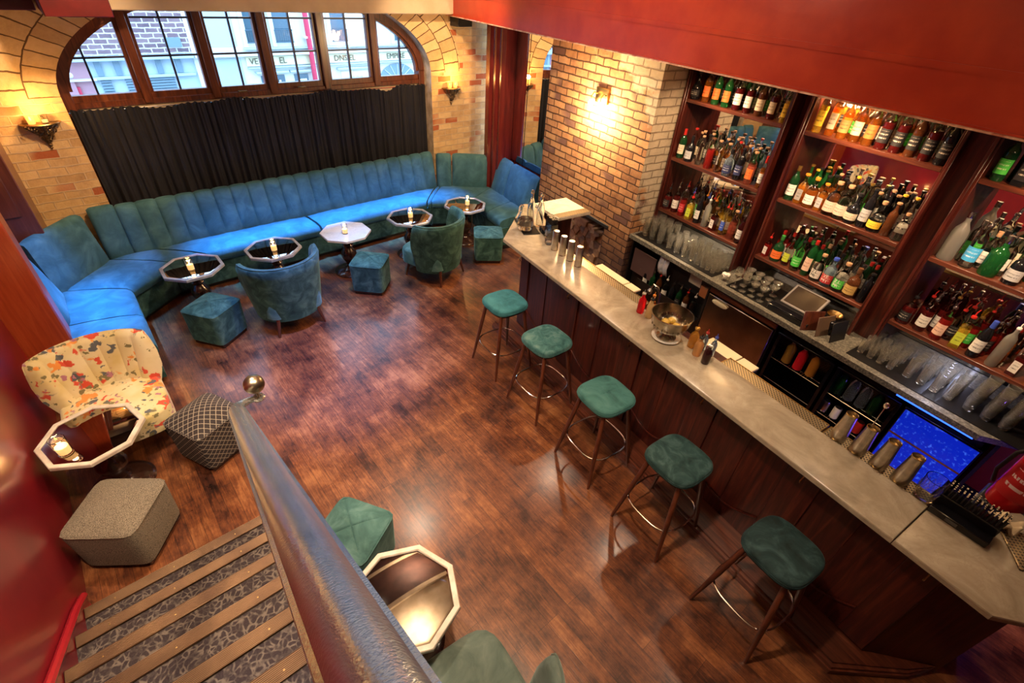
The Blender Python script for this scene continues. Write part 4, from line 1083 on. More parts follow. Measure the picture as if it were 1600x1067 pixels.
# shelf bays
SZ = [2.33, 1.77, 1.22]
BAYS = [('left', .30, 1.40), ('central', 1.55, 2.61), ('right', 2.77, 4.05)]
for nm, a, b in BAYS:
    t = bthing('bottle_shelf_unit', 'mahogany bottle shelves, %s bay of three behind the bar' % nm, 'shelving', (a + b) / 2, 2.0, 0, group='bottle shelf bays')
    l = (b - a) / 2
    for s in (-1, 1): part('side_panel', box(s * l - (.0 if s < 0 else .028), s * l + (.028 if s < 0 else 0), -.15, .15, CZ, 2.72, .003), MAHOG, t)
    for s in (-1, 1): part('face_moulding', box(s * l - .012, s * l + .012, -.165, -.15, CZ, 2.72, .004), MAHOG, t)
    for z in SZ: part('shelf', box(-l + .028, l - .028, -.15, .145, z - .032, z, .003), MAHOGH, t)
    part('mirror_back', box(-l + .028, l - .028, .146, .15, CZ, 2.72), MIRROR, t)
for a, b, v in ((1.402, 1.548, 2.02), (2.612, 2.768, 1.93)):
    struct('trim_%d' % (18 if a < 2 else 19), box(a, b, v, 2.19, CZ, 2.74), MAHOG, 'dark wood infill between the %s shelf bays' % ('left and central' if a < 2 else 'central and right'), bar=True)
# coolers below
def cooler(a, b, label, kind):
    t = bthing('bottle_cooler', label, 'fridge', (a + b) / 2, 1.58, 0, group='under-counter fridges'); l = (b - a) / 2 - .004
    if kind == 'steel':
        part('cabinet', box(-l, l, .01, .5, .0, .86), BLACK, t); part('door', box(-l + .01, l - .01, -.03, .008, .12, .80, .006), STEELD, t)
        part('handle', pad(.085, .022, 0, .02, .008, 2.5, .004), CREAMT, t).matrix_local = T(-l + .16, -.031, .755, rx=pi / 2)
        part('top_panel', box(-l, l, -.02, .01, .81, .865, .004), MAHOGH, t)
    else:
        g = G()
        for q in (box(-l, -l + .025, 0, .5, 0, .86), box(l - .025, l, 0, .5, 0, .86), box(-l, l, 0, .5, .80, .86), box(-l, l, 0, .5, 0, .10), box(-l, l, .46, .5, 0, .86)): g.add(q)
        part('cabinet', g, BLACKG if kind != 'blue' else BLACK, t)
        for z in (.30, .52):
            g = G()
            for k in range(22): x = -l + .03 + (2 * l - .06) * k / 21; g.add(tube([(x, .03, z), (x, .42, z)], .0022, 4))
            for y in (.03, .42): g.add(tube([(-l + .026, y, z), (l - .026, y, z)], .004, 5))
            part('wire_shelf', g, CHROME, t)
        part('door_rail', box(-l, l, -.022, -.002, .795, .815, .003), BLACKG, t); part('door_rail', box(-l, l, -.022, -.002, .09, .11, .003), BLACKG, t)
        if kind == 'blue':
            q = N('blue_lit_glass_door'); nz = q.n('ShaderNodeTexNoise', i_Vector=q.co(), i_Scale=40, i_Detail=4).outputs[0]
            q.set(col=q.ramp(nz, [(.58, (.006, .02, .25)), (.8, (.05, .14, .6))]), rough=.1, em=q.ramp(nz, [(.55, (.002, .014, .42)), (.78, (.04, .14, .8))]), ems=0.7)
            part('lit_door', box(-l + .01, l - .01, -.02, -.004, .12, .79, .003), q.m, t)
            part('door_bar', box(-l + .01, l - .01, -.027, -.021, .56, .575), CHROME, t)
    return t
cooler(1.43, 2.17, 'under-counter fridge with a scratched steel door', 'steel')
cooler(2.20, 2.72, 'open black bottle fridge holding the red bottle', 'open')
cooler(2.74, 3.24, 'open black fridge behind the first tin shakers', 'open')
cooler(3.26, 3.76, 'blue-lit glass fridge at the near end of the back bar', 'blue')

# ================================================================== BOTTLES
def gm(name, col, trans=.9, rough=.04, neck=False):
    q = N(name)
    if neck:   # the liquid stops below the shoulder, clear glass above it
        sp = q.n('ShaderNodeSeparateXYZ', i_0=q.co('Generated'))
        lv = q.math('GREATER_THAN', sp.outputs[2], .66)
        return q.set(col=q.mix(lv, col, (.86, .86, .82)), rough=rough, trans=q.math('MAXIMUM', lv, trans), ior=1.4).m
    return q.set(col=col, rough=rough, trans=trans, ior=1.4).m
GL = {
 'clear': gm('bottle_clear_glass', (.88, .90, .86), 1.0), 'amber': gm('amber_spirit', (.50, .15, .02), .8, neck=True), 'orange': gm('orange_spirit', (.80, .28, .03), .8, neck=True),
 'yellow': gm('yellow_spirit', (.90, .62, .06), .75, neck=True), 'dark red': gm('dark_red_spirit', (.07, .006, .006), .3, neck=True), 'red': gm('red_spirit', (.30, .015, .012), .5, neck=True),
 'green': gm('green_glass', (.015, .13, .03), .6), 'dark green': gm('dark_green_glass', (.01, .06, .02), .35), 'black': gm('black_glass', (.008, .008, .010), .05),
 'frosted': gm('frosted_glass', (.72, .74, .68), .85, .28), 'brown': gm('brown_glass', (.12, .04, .015), .45), 'blue': gm('pale_blue_glass', (.45, .62, .78), .9), 'rosy': gm('rosy_spirit', (.45, .10, .06), .7, neck=True)}
def labm(name, col, ink, dens=.5):
    q = N('label_' + name); co = q.co('UV', scale=(7, 11, 1))
    nz = q.n('ShaderNodeTexNoise', i_Vector=q.co('UV', scale=(26, 5, 1)), i_Scale=1.0, i_Detail=2).outputs[0]
    sp = q.n('ShaderNodeSeparateXYZ', i_0=q.co('UV'))
    st = q.math('GREATER_THAN', q.math('SINE', q.math('MULTIPLY', sp.outputs[1], 23.0)), .45)
    cx = q.math('LESS_THAN', q.math('ABSOLUTE', q.math('SUBTRACT', sp.outputs[0], .5)), .33)
    cy = q.math('LESS_THAN', q.math('ABSOLUTE', q.math('SUBTRACT', sp.outputs[1], .5)), .36)
    m = q.math('MULTIPLY', q.math('MULTIPLY', st, q.math('GREATER_THAN', nz, dens)), q.math('MULTIPLY', cx, cy))
    q.set(col=q.mix(q.math('MULTIPLY', m, .8), col, ink), rough=.6); return q.m
LB = {k: labm(k.replace(' ', '_'), *v) for k, v in {
 'white': ((.72, .70, .64), (.05, .04, .04)), 'cream': ((.62, .55, .40), (.14, .06, .03)), 'orange': ((.75, .16, .03), (.10, .02, .01)), 'black': ((.012, .012, .014), (.55, .5, .42)),
 'yellow': ((.80, .55, .04), (.15, .05, .01)), 'green': ((.06, .50, .06), (.6, .8, .5)), 'lime': ((.52, .62, .05), (.10, .14, .02)), 'blue': ((.03, .10, .55), (.6, .65, .8)), 'red': ((.45, .02, .03), (.75, .5, .4)),
 'silver': ((.42, .42, .42), (.06, .06, .06)), 'peach': ((.74, .50, .38), (.30, .12, .10)), 'navy': ((.02, .03, .10), (.6, .6, .6)), 'sky blue': ((.05, .36, .70), (.6, .75, .85)), 'grey': ((.30, .29, .27), (.08, .08, .08)), 'gold': ((.48, .32, .10), (.08, .04, .02))}.items()}
CP = {'black': pm('cap_black', (.01, .01, .012), .35), 'red': pm('cap_red', (.45, .02, .015), .4), 'cork': noisy('cap_cork', (.36, .20, .10), (.50, .30, .16), 60, .8), 'gold': pm('cap_gold', (.65, .42, .10), .3, .9), 'orange': pm('cap_orange', (.75, .25, .02), .45), 'yellow': pm('cap_yellow', (.80, .50, .04), .45), 'silver': pm('cap_silver', (.6, .6, .6), .25, 1.0), 'green': pm('cap_green', (.04, .25, .05), .4), 'blue': pm('cap_blue', (.04, .08, .45), .4), 'white': pm('cap_white', (.75, .75, .72), .5), 'brown': pm('cap_brown', (.12, .05, .02), .5)}
BT_T = {  # radius, total height, body profile [(r,z)...], label z range, cap radius, segments, scale xy
 'round': (.037, .285, [(.034, 0), (.037, .006), (.037, .165), (.033, .190), (.018, .215), (.0135, .232), (.0135, .268)], (.045, .135), 16, (1, 1)),
 'tall': (.034, .325, [(.031, 0), (.034, .006), (.034, .215), (.030, .238), (.016, .262), (.0125, .275), (.0125, .308)], (.05, .17), 16, (1, 1)),
 'squat': (.046, .245, [(.042, 0), (.046, .008), (.046, .125), (.040, .150), (.020, .170), (.0145, .182), (.0145, .222)], (.030, .105), 18, (1, 1)),
 'square': (.044, .250, [(.047, 0), (.050, .006), (.050, .150), (.044, .166), (.020, .180), (.014, .190), (.014, .232)], (.030, .120), 4, (.80, .80)),
 'decanter': (.050, .235, [(.040, 0), (.046, .01), (.050, .05), (.050, .09), (.040, .125), (.020, .150), (.013, .165), (.013, .210)], (.030, .085), 18, (1, 1)),
 'flask': (.050, .225, [(.042, 0), (.050, .01), (.052, .06), (.048, .11), (.030, .140), (.015, .155), (.0135, .200)], (.025, .090), 18, (1.1, .65)),
 'slim': (.028, .330, [(.026, 0), (.028, .006), (.028, .200), (.024, .225), (.012, .262), (.011, .312)], (.05, .15), 14, (1, 1)),
 'wine': (.036, .300, [(.034, 0), (.036, .005), (.036, .170), (.030, .205), (.018, .235), (.014, .250), (.014, .285)], (.05, .145), 16, (1, 1)),
 'magnum': (.048, .345, [(.044, 0), (.048, .006), (.048, .19), (.042, .225), (.022, .26), (.016, .275), (.016, .325)], (.06, .155), 20, (1, 1))}
MC = {}
def bmesh_for(typ):
    if ('b', typ) in MC: return
    r, H, pr, (l0, l1), n, (sx, sy) = BT_T[typ]
    v, f = lathe(pr, n)
    if n == 4: v = [(x * cos(pi / 4) - y * sin(pi / 4), x * sin(pi / 4) + y * cos(pi / 4), z) for x, y, z in v]; 
    v = [(x * sx, y * sy, z) for x, y, z in v]
    MC['b', typ] = mesh('bottle_body_' + typ, (v, f), angle=30 if n == 4 else 50)
    # label patch on the front (-y)
    g = G(); uvs = {}
    if n == 4:
        k = .050 * sx * cos(pi / 4) + .0008; g.v = [(-k * .86, -k, l0), (k * .86, -k, l0), (k * .86, -k, l1), (-k * .86, -k, l1)]; g.f = [(0, 1, 2, 3)]
        a_ = k * .86
        fn = lambda c, fc: ((c.x + a_) / (2 * a_), (c.z - l0) / (l1 - l0))
    else:
        m = 12; rr = (max(p[0] for p in pr) + .0008)
        def rad(z):
            for (ra, za), (rb, zb) in zip(pr, pr[1:]):
                if za <= z <= zb and zb > za: return ra + (rb - ra) * (z - za) / (zb - za) + .0009
            return rr
        zs = [l0 + (l1 - l0) * j / 4 for j in range(5)]
        for z in zs:
            for i in range(m + 1):
                a = -pi / 2 + (i / m - .5) * 2.5; g.v.append((rad(z) * cos(a) * sx, rad(z) * sin(a) * sy, z))
        for j in range(4):
            for i in range(m): b = j * (m + 1) + i; g.f.append((b, b + 1, b + m + 2, b + m + 1))
        fn = lambda c, fc: ((atan2(c.x / sx, -c.y / sy)) / 2.5 + .5, (c.z - l0) / (l1 - l0))
    MC['l', typ] = mesh('bottle_label_' + typ, g, uvfn=fn, angle=60)
    rn, zn = pr[-1]
    MC['c', typ, 'screw'] = mesh('bottle_cap_' + typ, lathe([(rn + .001, zn - .022), (rn + .0025, zn - .020), (rn + .0025, H), (rn * .8, H + .001)], 14))
    MC['c', typ, 'cork'] = mesh('bottle_cork_' + typ, lathe([(rn - .002, zn - .004), (rn - .002, zn + .002), (rn + .006, zn + .003), (rn + .006, H - .001), (rn + .002, H + .001)], 14))
    MC['c', typ, 'wax'] = mesh('bottle_seal_' + typ, lathe([(rn + .001, zn - .055), (rn + .002, zn - .050), (rn + .0015, H - .003), (rn * .7, H)], 14))
    MC['c', typ, 'pour'] = mesh('bottle_pourer_' + typ, G().add(lathe([(rn + .001, zn - .006), (rn + .003, zn), (rn, zn + .010), (.005, zn + .014)], 12)).add(tube([(0, 0, zn + .01), (0, 0, zn + .035), (.008, 0, zn + .060)], [.0045, .004, .003], 8)))
NB = [0]
def bottle(typ, glass, lab, cap, w, v, z, label, group, capkind='screw', rz=0.0, s=1.0, lab_obj=True):
    bmesh_for(typ); NB[0] += 1
    t = bpy.data.objects.new('bottle', None); COL.objects.link(t); t.empty_display_size = .02
    t.location = B(w, v, z); t.rotation_euler = (0, 0, TH + rz); t.scale = (s, s, s)
    tag(t, label, 'bottle', group)
    def child(nm, me, m):
        o = bpy.data.objects.new(nm, me); COL.objects.link(o); o.parent = t
        if not me.materials: me.materials.append(m)
        o.material_slots[0].link = 'OBJECT'; o.material_slots[0].material = m
        return o
    child('glass_body', MC['b', typ], GL[glass])
    if lab: child('label', MC['l', typ], LB[lab])
    child({'screw': 'cap', 'cork': 'stopper', 'wax': 'seal', 'pour': 'pourer'}[capkind], MC['c', typ, capkind], CP[cap])
    return t
ORD = 'first second third fourth fifth sixth seventh eighth ninth tenth eleventh twelfth thirteenth fourteenth fifteenth'.split()
SH = {0: 'top', 1: 'middle', 2: 'lowest'}
def A(g): return g
# front rows, left to right: (type, glass, label, cap, capkind[, scale])
FRONT = {
 (0, 0): [('decanter', 'black', 'black', 'black', 'cork'), ('round', 'amber', 'orange', 'orange', 'cork'), ('round', 'green', 'orange', 'gold', 'cork'), ('round', 'green', 'orange', 'orange', 'cork'), ('round', 'dark red', 'white', 'black', 'cork'), ('round', 'dark red', 'white', 'black', 'cork'), ('round', 'brown', 'cream', 'brown', 'cork'), ('round', 'dark red', 'cream', 'black', 'cork'), ('tall', 'yellow', 'yellow', 'yellow', 'cork', .85)],
 (0, 1): [('round', 'dark green', 'cream', 'red', 'wax'), ('squat', 'black', 'silver', 'black', 'screw'), ('tall', 'clear', None, 'cork', 'cork', .85), ('round', 'red', None, 'brown', 'cork'), ('tall', 'clear', None, 'black', 'cork', .85), ('squat', 'blue', 'navy', 'black', 'screw'), ('round', 'black', 'navy', 'black', 'cork'), ('round', 'rosy', 'orange', 'cork', 'cork'), ('slim', 'amber', 'white', 'red', 'wax', .85)],
 (0, 2): [('squat', 'dark red', 'black', 'black', 'pour'), ('round', 'dark red', 'white', 'silver', 'pour'), ('round', 'red', 'red', 'silver', 'pour'), ('square', 'yellow', 'lime', 'red', 'pour'), ('wine', 'black', 'white', 'black', 'wax', .95), ('tall', 'frosted', None, 'white', 'pour', .9), ('square', 'dark red', 'white', 'brown', 'cork', .95), ('slim', 'clear', 'blue', 'red', 'pour', .9), ('round', 'rosy', None, 'cork', 'cork'), ('round', 'clear', 'white', 'silver', 'pour')],
 (1, 0): [('tall', 'yellow', 'yellow', 'gold', 'cork', .95), ('tall', 'orange', 'cream', 'gold', 'cork', .95), ('round', 'orange', 'gold', 'brown', 'cork'), ('wine', 'amber', 'cream', 'cork', 'cork'), ('wine', 'amber', 'orange', 'cork', 'cork'), ('round', 'dark red', 'black', 'black', 'cork', 1.05), ('round', 'dark red', 'black', 'silver', 'cork', 1.05), ('round', 'brown', 'black', 'silver', 'cork', 1.05), ('round', 'dark red', 'black', 'silver', 'cork', 1.05), ('round', 'black', 'black', 'black', 'cork', 1.05)],
 (1, 1): [('round', 'dark green', 'white', 'gold', 'screw'), ('square', 'orange', 'grey', 'orange', 'cork'), ('squat', 'amber', 'white', 'orange', 'cork'), ('square', 'orange', 'silver', 'orange', 'cork', .9), ('squat', 'clear', 'peach', 'cork', 'cork', 1.1), ('squat', 'clear', 'peach', 'cork', 'cork', 1.1), ('decanter', 'black', 'cream', 'black', 'cork'), ('wine', 'black', 'silver', 'black', 'cork'), ('decanter', 'clear', 'yellow', 'cork', 'cork'), ('round', 'brown', None, 'cork', 'cork', .9), ('squat', 'clear', None, 'cork', 'cork', .85)],
 (1, 2): [('square', 'red', 'white', 'red', 'pour', .8), ('squat', 'dark green', 'orange', 'green', 'screw'), ('round', 'clear', 'lime', 'silver', 'pour', .9), ('round', 'clear', 'green', 'black', 'pour'), ('tall', 'green', 'peach', 'red', 'screw'), ('squat', 'clear', 'white', 'cork', 'cork', 1.0), ('squat', 'blue', 'red', 'blue', 'cork', 1.05), ('squat', 'clear', 'green', 'cork', 'cork', 1.05), ('squat', 'brown', 'gold', 'brown', 'screw', 1.05), ('round', 'black', None, 'black', 'cork', .9)],
 (2, 0): [('round', 'dark green', 'green', 'black', 'cork'), ('square', 'black', 'black', 'black', 'cork', 1.15), ('slim', 'yellow', 'gold', 'yellow', 'cork', .8), ('squat', 'clear', 'white', 'black', 'screw'), ('round', 'amber', 'cream', 'orange', 'cork')],
 (2, 1): [('magnum', 'frosted', None, 'silver', 'screw'), ('round', 'clear', 'sky blue', 'silver', 'pour', 1.1), ('squat', 'green', None, 'silver', 'screw', 1.15), ('squat', 'black', 'silver', 'black', 'screw', 1.0), ('square', 'orange', 'orange', 'orange', 'cork', 1.0), ('squat', 'black', 'white', 'black', 'screw')],
 (2, 2): [('squat', 'dark red', 'black', 'black', 'pour'), ('round', 'dark red', 'white', 'silver', 'pour'), ('round', 'red', 'peach', 'silver', 'pour'), ('square', 'yellow', 'lime', 'red', 'pour', 1.1), ('wine', 'black', 'white', 'blue', 'wax'), ('tall', 'frosted', None, 'white', 'pour'), ('square', 'dark red', 'white', 'brown', 'cork', .95), ('round', 'yellow', 'blue', 'gold', 'pour', 1.05), ('round', 'amber', None, 'orange', 'cork')]}
XR = {0: (.375, 1.325), 1: (1.635, 2.53), 2: (2.86, 3.44)}
rb = random.Random(11)
BACKS = {
 (0, 0): (['amber', 'clear', 'green', 'clear', 'clear', 'clear'], ['orange', 'yellow', 'gold', 'green', 'black', 'brown'], 'cork'),
 (0, 1): (['clear', 'clear', 'amber', 'clear', 'dark green', 'blue'], ['cork', 'black', 'brown', 'red', 'cork'], 'cork'),
 (0, 2): (['clear', 'clear', 'amber', 'clear', 'yellow', 'clear', 'dark red'], ['red', 'orange', 'silver', 'blue', 'black'], 'pour'),
 (1, 0): (['orange', 'amber', 'clear', 'clear', 'amber', 'clear'], ['gold', 'silver', 'brown', 'silver'], 'cork'),
 (1, 1): (['green', 'amber', 'clear', 'clear', 'clear', 'black', 'clear'], ['yellow', 'yellow', 'gold', 'cork', 'cork', 'black', 'black'], 'cork'),
 (1, 2): (['red', 'green', 'clear', 'clear', 'green', 'clear', 'clear', 'clear', 'clear', 'dark green'], ['red', 'green', 'black', 'red', 'silver', 'silver', 'cork', 'black'], 'screw'),
 (2, 0): (['dark green', 'clear', 'amber', 'green'], ['yellow', 'black', 'gold'], 'cork'),
 (2, 1): (['clear', 'clear', 'clear', 'green', 'amber', 'clear'], ['white', 'red', 'silver', 'cork', 'black'], 'screw'),
 (2, 2): (['dark red', 'clear', 'clear', 'red', 'orange', 'clear', 'amber', 'yellow'], ['silver', 'red', 'red', 'silver', 'gold'], 'pour')}
BN = ['left', 'central', 'right']
GN = {'frosted': 'frosted', 'rosy': 'rose'}
for (b, s), L in FRONT.items():
    x0, x1 = XR[b]; n_ = len(L)
    if b == 2 and s == 2: x1 = 3.80
    if b == 2 and s == 1: x1 = 3.50
    if b == 2 and s == 0: x1 = 3.32
    grp = 'bottles on the %s shelf of the %s bay' % (SH[s], BN[b])
    for k, e in enumerate(L):
        typ, gl, lb, cp, ck = e[:5]; sc = e[5] if len(e) > 5 else 1.0
        w = x0 + (x1 - x0) * (k + .0) / (n_ - 1)
        bottle(typ, gl, lb, cp, w, 1.91 + rb.uniform(-.006, .008), SZ[s], '%s bottle, %s, %s from left, front row, %s shelf, %s bay' % (gl, ('%s label' % lb) if lb else 'no paper label', ORD[k], SH[s], BN[b]), grp, ck, rb.uniform(-.25, .25), sc)
    gs, cs, ck = BACKS[(b, s)]
    for row in (1, 2):
        m_ = n_ - (0 if row == 1 else 1)
        for k in range(m_):
            w = x0 + (x1 - x0) * (k + (.5 if row == 1 and m_ == n_ else .5)) / n_ + (.02 if row == 1 else .04)
            q = k / m_
            gl = gs[min(len(gs) - 1, int(q * len(gs) + rb.uniform(-.4, .6)))] if q * len(gs) + .0 >= 0 else gs[0]
            cp = rb.choice(cs); typ = rb.choice(['round', 'tall', 'round', 'wine', 'slim'])
            lb = rb.choice(['white', 'cream', 'white', 'black', 'green', None])
            if row == 2 and b == 2 and k > 5: continue
            bottle(typ, gl, lb, cp, w, 1.985 + .075 * (row - 1), SZ[s], '%s bottle with %s %s, %s from left, %s row, %s shelf, %s bay' % (gl, cp, {'cork': 'stopper', 'screw': 'cap', 'pour': 'pourer', 'wax': 'seal'}[ck], ORD[k], ('middle' if row == 1 else 'back'), SH[s], BN[b]), grp, ck, rb.uniform(-.4, .4), .93)
# printed words on three squat gin bottles and a vermouth
def wrap_text(parent, lines, r, z, size, m, dz):
    g = G()
    for i, s_ in enumerate(lines):
        v, f = text_geo(s_, size)
        g.add(([((r + .0015) * sin(x / r), -(r + .0015) * cos(x / r), z - i * dz + y) for x, y, _ in v], f))
    return ob('lettering', g, m, parent, angle=0)
TXK = pm('print_black', (.01, .01, .01), .5); TXW = pm('print_white', (.8, .78, .72), .5)
def find(sub):
    for o in bpy.data.objects:
        if o.get('label', '').startswith(sub): return o
for sub, ln, m in (('clear bottle, white label, sixth from left, front row, lowest shelf, central', ('JN', 'PR'), TXK), ('blue bottle, red label, seventh from left, front row, lowest shelf, central', ('VE', 'MT'), TXW), ('clear bottle, green label, eighth from left, front row, lowest shelf, central', ('JN', 'PR'), TXW)):
    o = find(sub)
    if o: wrap_text(o, ln, .046, .088, .040, m, .036)

# ---------------------------------------------------------------- glassware
def glass_mesh(r0, r1, h, t=.0022, n=18, facet=0, base=.008):
    pr = [(r0 * .94, 0), (r0, .003)]
    if facet:
        for k in range(1, facet): z = h * k / facet; r = r0 + (r1 - r0) * k / facet; pr += [(r, z - .004), (r * 1.03, z)]
    pr += [(r1, h), (r1 - t, h), (r0 - t, base), (.002, base - .001)]
    return lathe(pr, n, True, False)
MG = {'highball': mesh('glass_highball', glass_mesh(.029, .034, .155)), 'tumbler': mesh('glass_tumbler', glass_mesh(.026, .036, .10)), 'rocks': mesh('glass_rocks', glass_mesh(.030, .041, .095, facet=4)),
      'small': mesh('glass_small', glass_mesh(.024, .031, .115)),
      'coupe': mesh('glass_coupe', lathe([(.032, 0), (.033, .002), (.008, .007), (.0035, .012), (.0035, .085), (.010, .095), (.034, .112), (.044, .135), (.0425, .135), (.032, .114), (.002, .098)], 20, True, False)),
      'wine': mesh('glass_wine', lathe([(.033, 0), (.034, .002), (.008, .007), (.0035, .012), (.0035, .085), (.015, .098), (.036, .130), (.036, .155), (.029, .195), (.0275, .195), (.0345, .155), (.034, .130), (.002, .099)], 20, True, False))}
def glass(kind, w, v, z, label, group, mat=GLASSW, cat='glass', rx=0.0):
    o = bpy.data.objects.new({'highball': 'highball_glass', 'tumbler': 'tumbler_glass', 'rocks': 'rocks_glass', 'small': 'water_glass', 'coupe': 'coupe_glass', 'wine': 'wine_glass'}[kind], MG[kind]); COL.objects.link(o)
    if not MG[kind].materials: MG[kind].materials.append(mat)
    o.location = B(w, v, z); o.rotation_euler = (rx, 0, TH)
    return tag(o, label, cat, group)
for a, b, lb in ((.33, 1.40, 'left'), (1.57, 2.02, 'central'), (2.74, 3.98, 'right')):
    t = bthing('bar_mat', 'black rubber honeycomb mat under the glasses below the %s shelf bay' % lb, 'bar mat', (a + b) / 2, 1.80, CZ, group='rubber mats'); l = (b - a) / 2
    part('mat', box(-l, l, -.235, .20, 0, .006), RUBBER, t)
GZ = CZ + .0065
for k, w in enumerate((.40, .51, .62)):
    for j, v in enumerate((1.64, 1.74, 1.84)):
        for q in range(4):
            glass('rocks', w + .01 * j + .002 * q, v, GZ + .036 * q, 'ribbed rocks glass, %s from the bottom, %s stack from left, %s row, left counter mat' % (ORD[q], ORD[k], ('front', 'middle', 'back')[j]), 'stacked rocks glasses at the left')
for k, w in enumerate((.75, .86, .96, 1.06)):
    for j, v in enumerate((1.65, 1.75, 1.85)):
        glass('highball', w + .012 * j, v, GZ, 'tall highball glass, %s from left, %s row, centre of the left counter mat' % (ORD[k], ('front', 'middle', 'back')[j]), 'highball glasses on the left mat')
for k, w in enumerate((1.15, 1.215, 1.28, 1.345)):
    for j, v in enumerate((1.64, 1.71, 1.78, 1.85, 1.92)):
        glass('small', w + .006 * j, v, GZ, 'small upright glass, %s from left, %s row, right part of left counter mat' % (ORD[k], ORD[j]), 'small glasses on the left mat')
for k in range(4):
    for j in range(3):
        glass('wine' if j == 0 and k < 2 else 'coupe', 1.625 + k * .095 + .03 * (j % 2), 1.61 + j * .10, GZ, '%s, %s from left, %s row, below the central bay' % ('stemmed wine glass' if j == 0 and k < 2 else 'stemmed coupe glass', ORD[k], ('front', 'middle', 'back')[j]), 'stemware below the central bay')
for k in range(4):
    for j in range(4):
        glass('small', 2.79 + k * .075 + .004 * j, 1.68 + j * .085, GZ, 'small upright glass, %s from left, %s row, left part of right counter mat' % (ORD[k], ORD[j]), 'small glasses on the right mat')
for k in range(4):
    for j in range(3):
        glass('highball', 3.13 + k * .092, 1.70 + j * .10, GZ, 'tall highball glass, %s from left, %s row, centre of the right counter mat' % (ORD[k], ('front', 'middle', 'back')[j]), 'highball glasses on the right mat')
for k in range(3):
    for j in range(2):
        for q in range(6):
            glass('rocks', 3.53 + k * .105 + .002 * q, 1.70 + j * .11, GZ + .030 * q, 'stacked rocks glass, %s from the bottom, %s stack from left, %s row, right counter mat' % (ORD[q], ORD[k], ('front', 'back')[j]), 'stacked rocks glasses at the right')
# napkins in a glass dish
t = bthing('napkin_dish', 'small glass dish of crumpled white napkins beside the stemmed glasses', 'dish', 1.50, 1.64, CZ)
part('dish', lathe([(.030, 0), (.034, .004), (.04, .05), (.037, .05), (.031, .007), (.002, .007)], 20, True, False), GLASSW, t)
g = G(); rr = random.Random(3)
for k in range(9):
    cx, cy, cz = rr.uniform(-.03, .02), rr.uniform(-.02, .02), .04 + rr.uniform(0, .03); s_ = sphere(.022, cx, cy, cz, 8, 6, (1, .6 + rr.random() * .5, .7))
    g.add(([(x + .004 * sin(y * 400), y + .004 * sin(z * 500), z) for x, y, z in s_[0]], s_[1]))
part('napkins', g, pm('napkin_white', (.72, .70, .66), .8), t)
# till screen
t = bthing('till_screen', 'black touchscreen till with grey bezel on the back counter', 'till', 2.20, 1.78, CZ)
part('base', box(-.19, .19, -.22, .16, 0, .055, .008), BLACK, t)
M_ = T(0.0, .0, .12, rx=radians(32))
part('bezel', G().add(box(-.155, .155, -.115, .115, -.012, .010, .006), M_), pm('till_grey', (.16, .15, .145), .35), t)
part('screen', G().add(box(-.135, .135, -.095, .095, .0101, .0125), M_), pm('till_glass', (.03, .022, .018), .06), t)
part('stand', box(-.04, .04, .0, .06, .05, .12, .006), BLACK, t); part('keypad', box(-.19, .16, -.225, -.15, .0551, .066, .003), BLACKG, t)
t = bthing('card_terminal', 'black receipt box with blue light and a wire basket on top', 'receipt printer', 2.47, 1.76, CZ)
part('housing', box(-.065, .065, -.09, .09, 0, .12, .01), BLACKG, t); part('indicator', sphere(.005, -.02, -.091, .09, 10, 8), LED, t)
part('wire_basket', lathe([(.045, .121), (.06, .15), (.062, .152), (.046, .119)], 20), BRASS, t)
for k in range(3):
    t = bthing('menu_board', ('brown leather menu leaning', 'pale-edged menu leaning', 'dark menu leaning')[k] + ' upright beside the till, %s of three' % ORD[k], 'menu', 2.41 + k * .10, 1.60 + .03 * k, CZ, radians((60, 75, 80)[k]), 'menus by the till')
    part('cover', G().add(box(-.09, .09, -.004, .004, 0, .17, .002), T(0, 0, 0, rx=radians(-14))), (LEGW, pm('menu_tan', (.13, .08, .05), .6), BLACK)[k], t)

# under-counter clutter at the far end
t = bthing('speed_rail', 'black speed rail under the far end of the back counter', 'rail', .95, 1.60, .40)
part('tray', G().add(box(-.42, .42, -.06, .06, 0, .006)).add(box(-.42, .42, -.064, -.058, 0, .10)).add(box(-.42, .42, .058, .064, -.4, .16)), BLACK, t)
for k in range(8):
    bottle('round', ('black', 'dark green', 'brown', 'clear')[k % 4], ('white', None, 'black')[k % 3], ('black', 'silver', 'red', 'white')[k % 4], .60 + k * .098, 1.60, .407, '%s bottle, %s from left in the rail under the far counter' % (('black', 'dark green', 'brown', 'clear')[k % 4], ORD[k]), 'speed rail bottles', 'pour', s=.9)
for nm, lb, cat, w0, w1, v0, v1, z0, z1, m in (('chopping_board', 'dark brown board under the far end of the back counter', 'board', .36, .70, 1.575, 1.59, .52, .80, pm('board_brown', (.10, .06, .06), .5)),
   ('storage_box', 'cream cardboard box under the back counter beside the steel fridge', 'box', 1.10, 1.26, 1.66, 1.80, .72, .86, noisy('card_cream', (.42, .36, .28), (.5, .44, .35), 9, .8)),
   ('storage_box', 'orange box under the back counter touching the steel fridge', 'box', 1.28, 1.40, 1.63, 1.78, .66, .78, pm('box_orange', (.42, .16, .06), .6))):
    t = bthing(nm, lb, cat, (w0 + w1) / 2, (v0 + v1) / 2, z0); a_, c_ = (w1 - w0) / 2, (v1 - v0) / 2
    part('panel' if nm[0] == 'c' else 'carton', box(-a_, a_, -c_, c_, 0, z1 - z0, .004), m, t)
    if nm[0] == 's': part('tape', box(-a_ * .15, a_ * .15, -c_ - .001, c_ + .001, z1 - z0 - .02, z1 - z0 + .001), pm('tape_brown', (.3, .2, .1), .4), t)
    else: part('screw', sphere(.006, -.02, -c_, .08, 8, 6), CHROME, t)
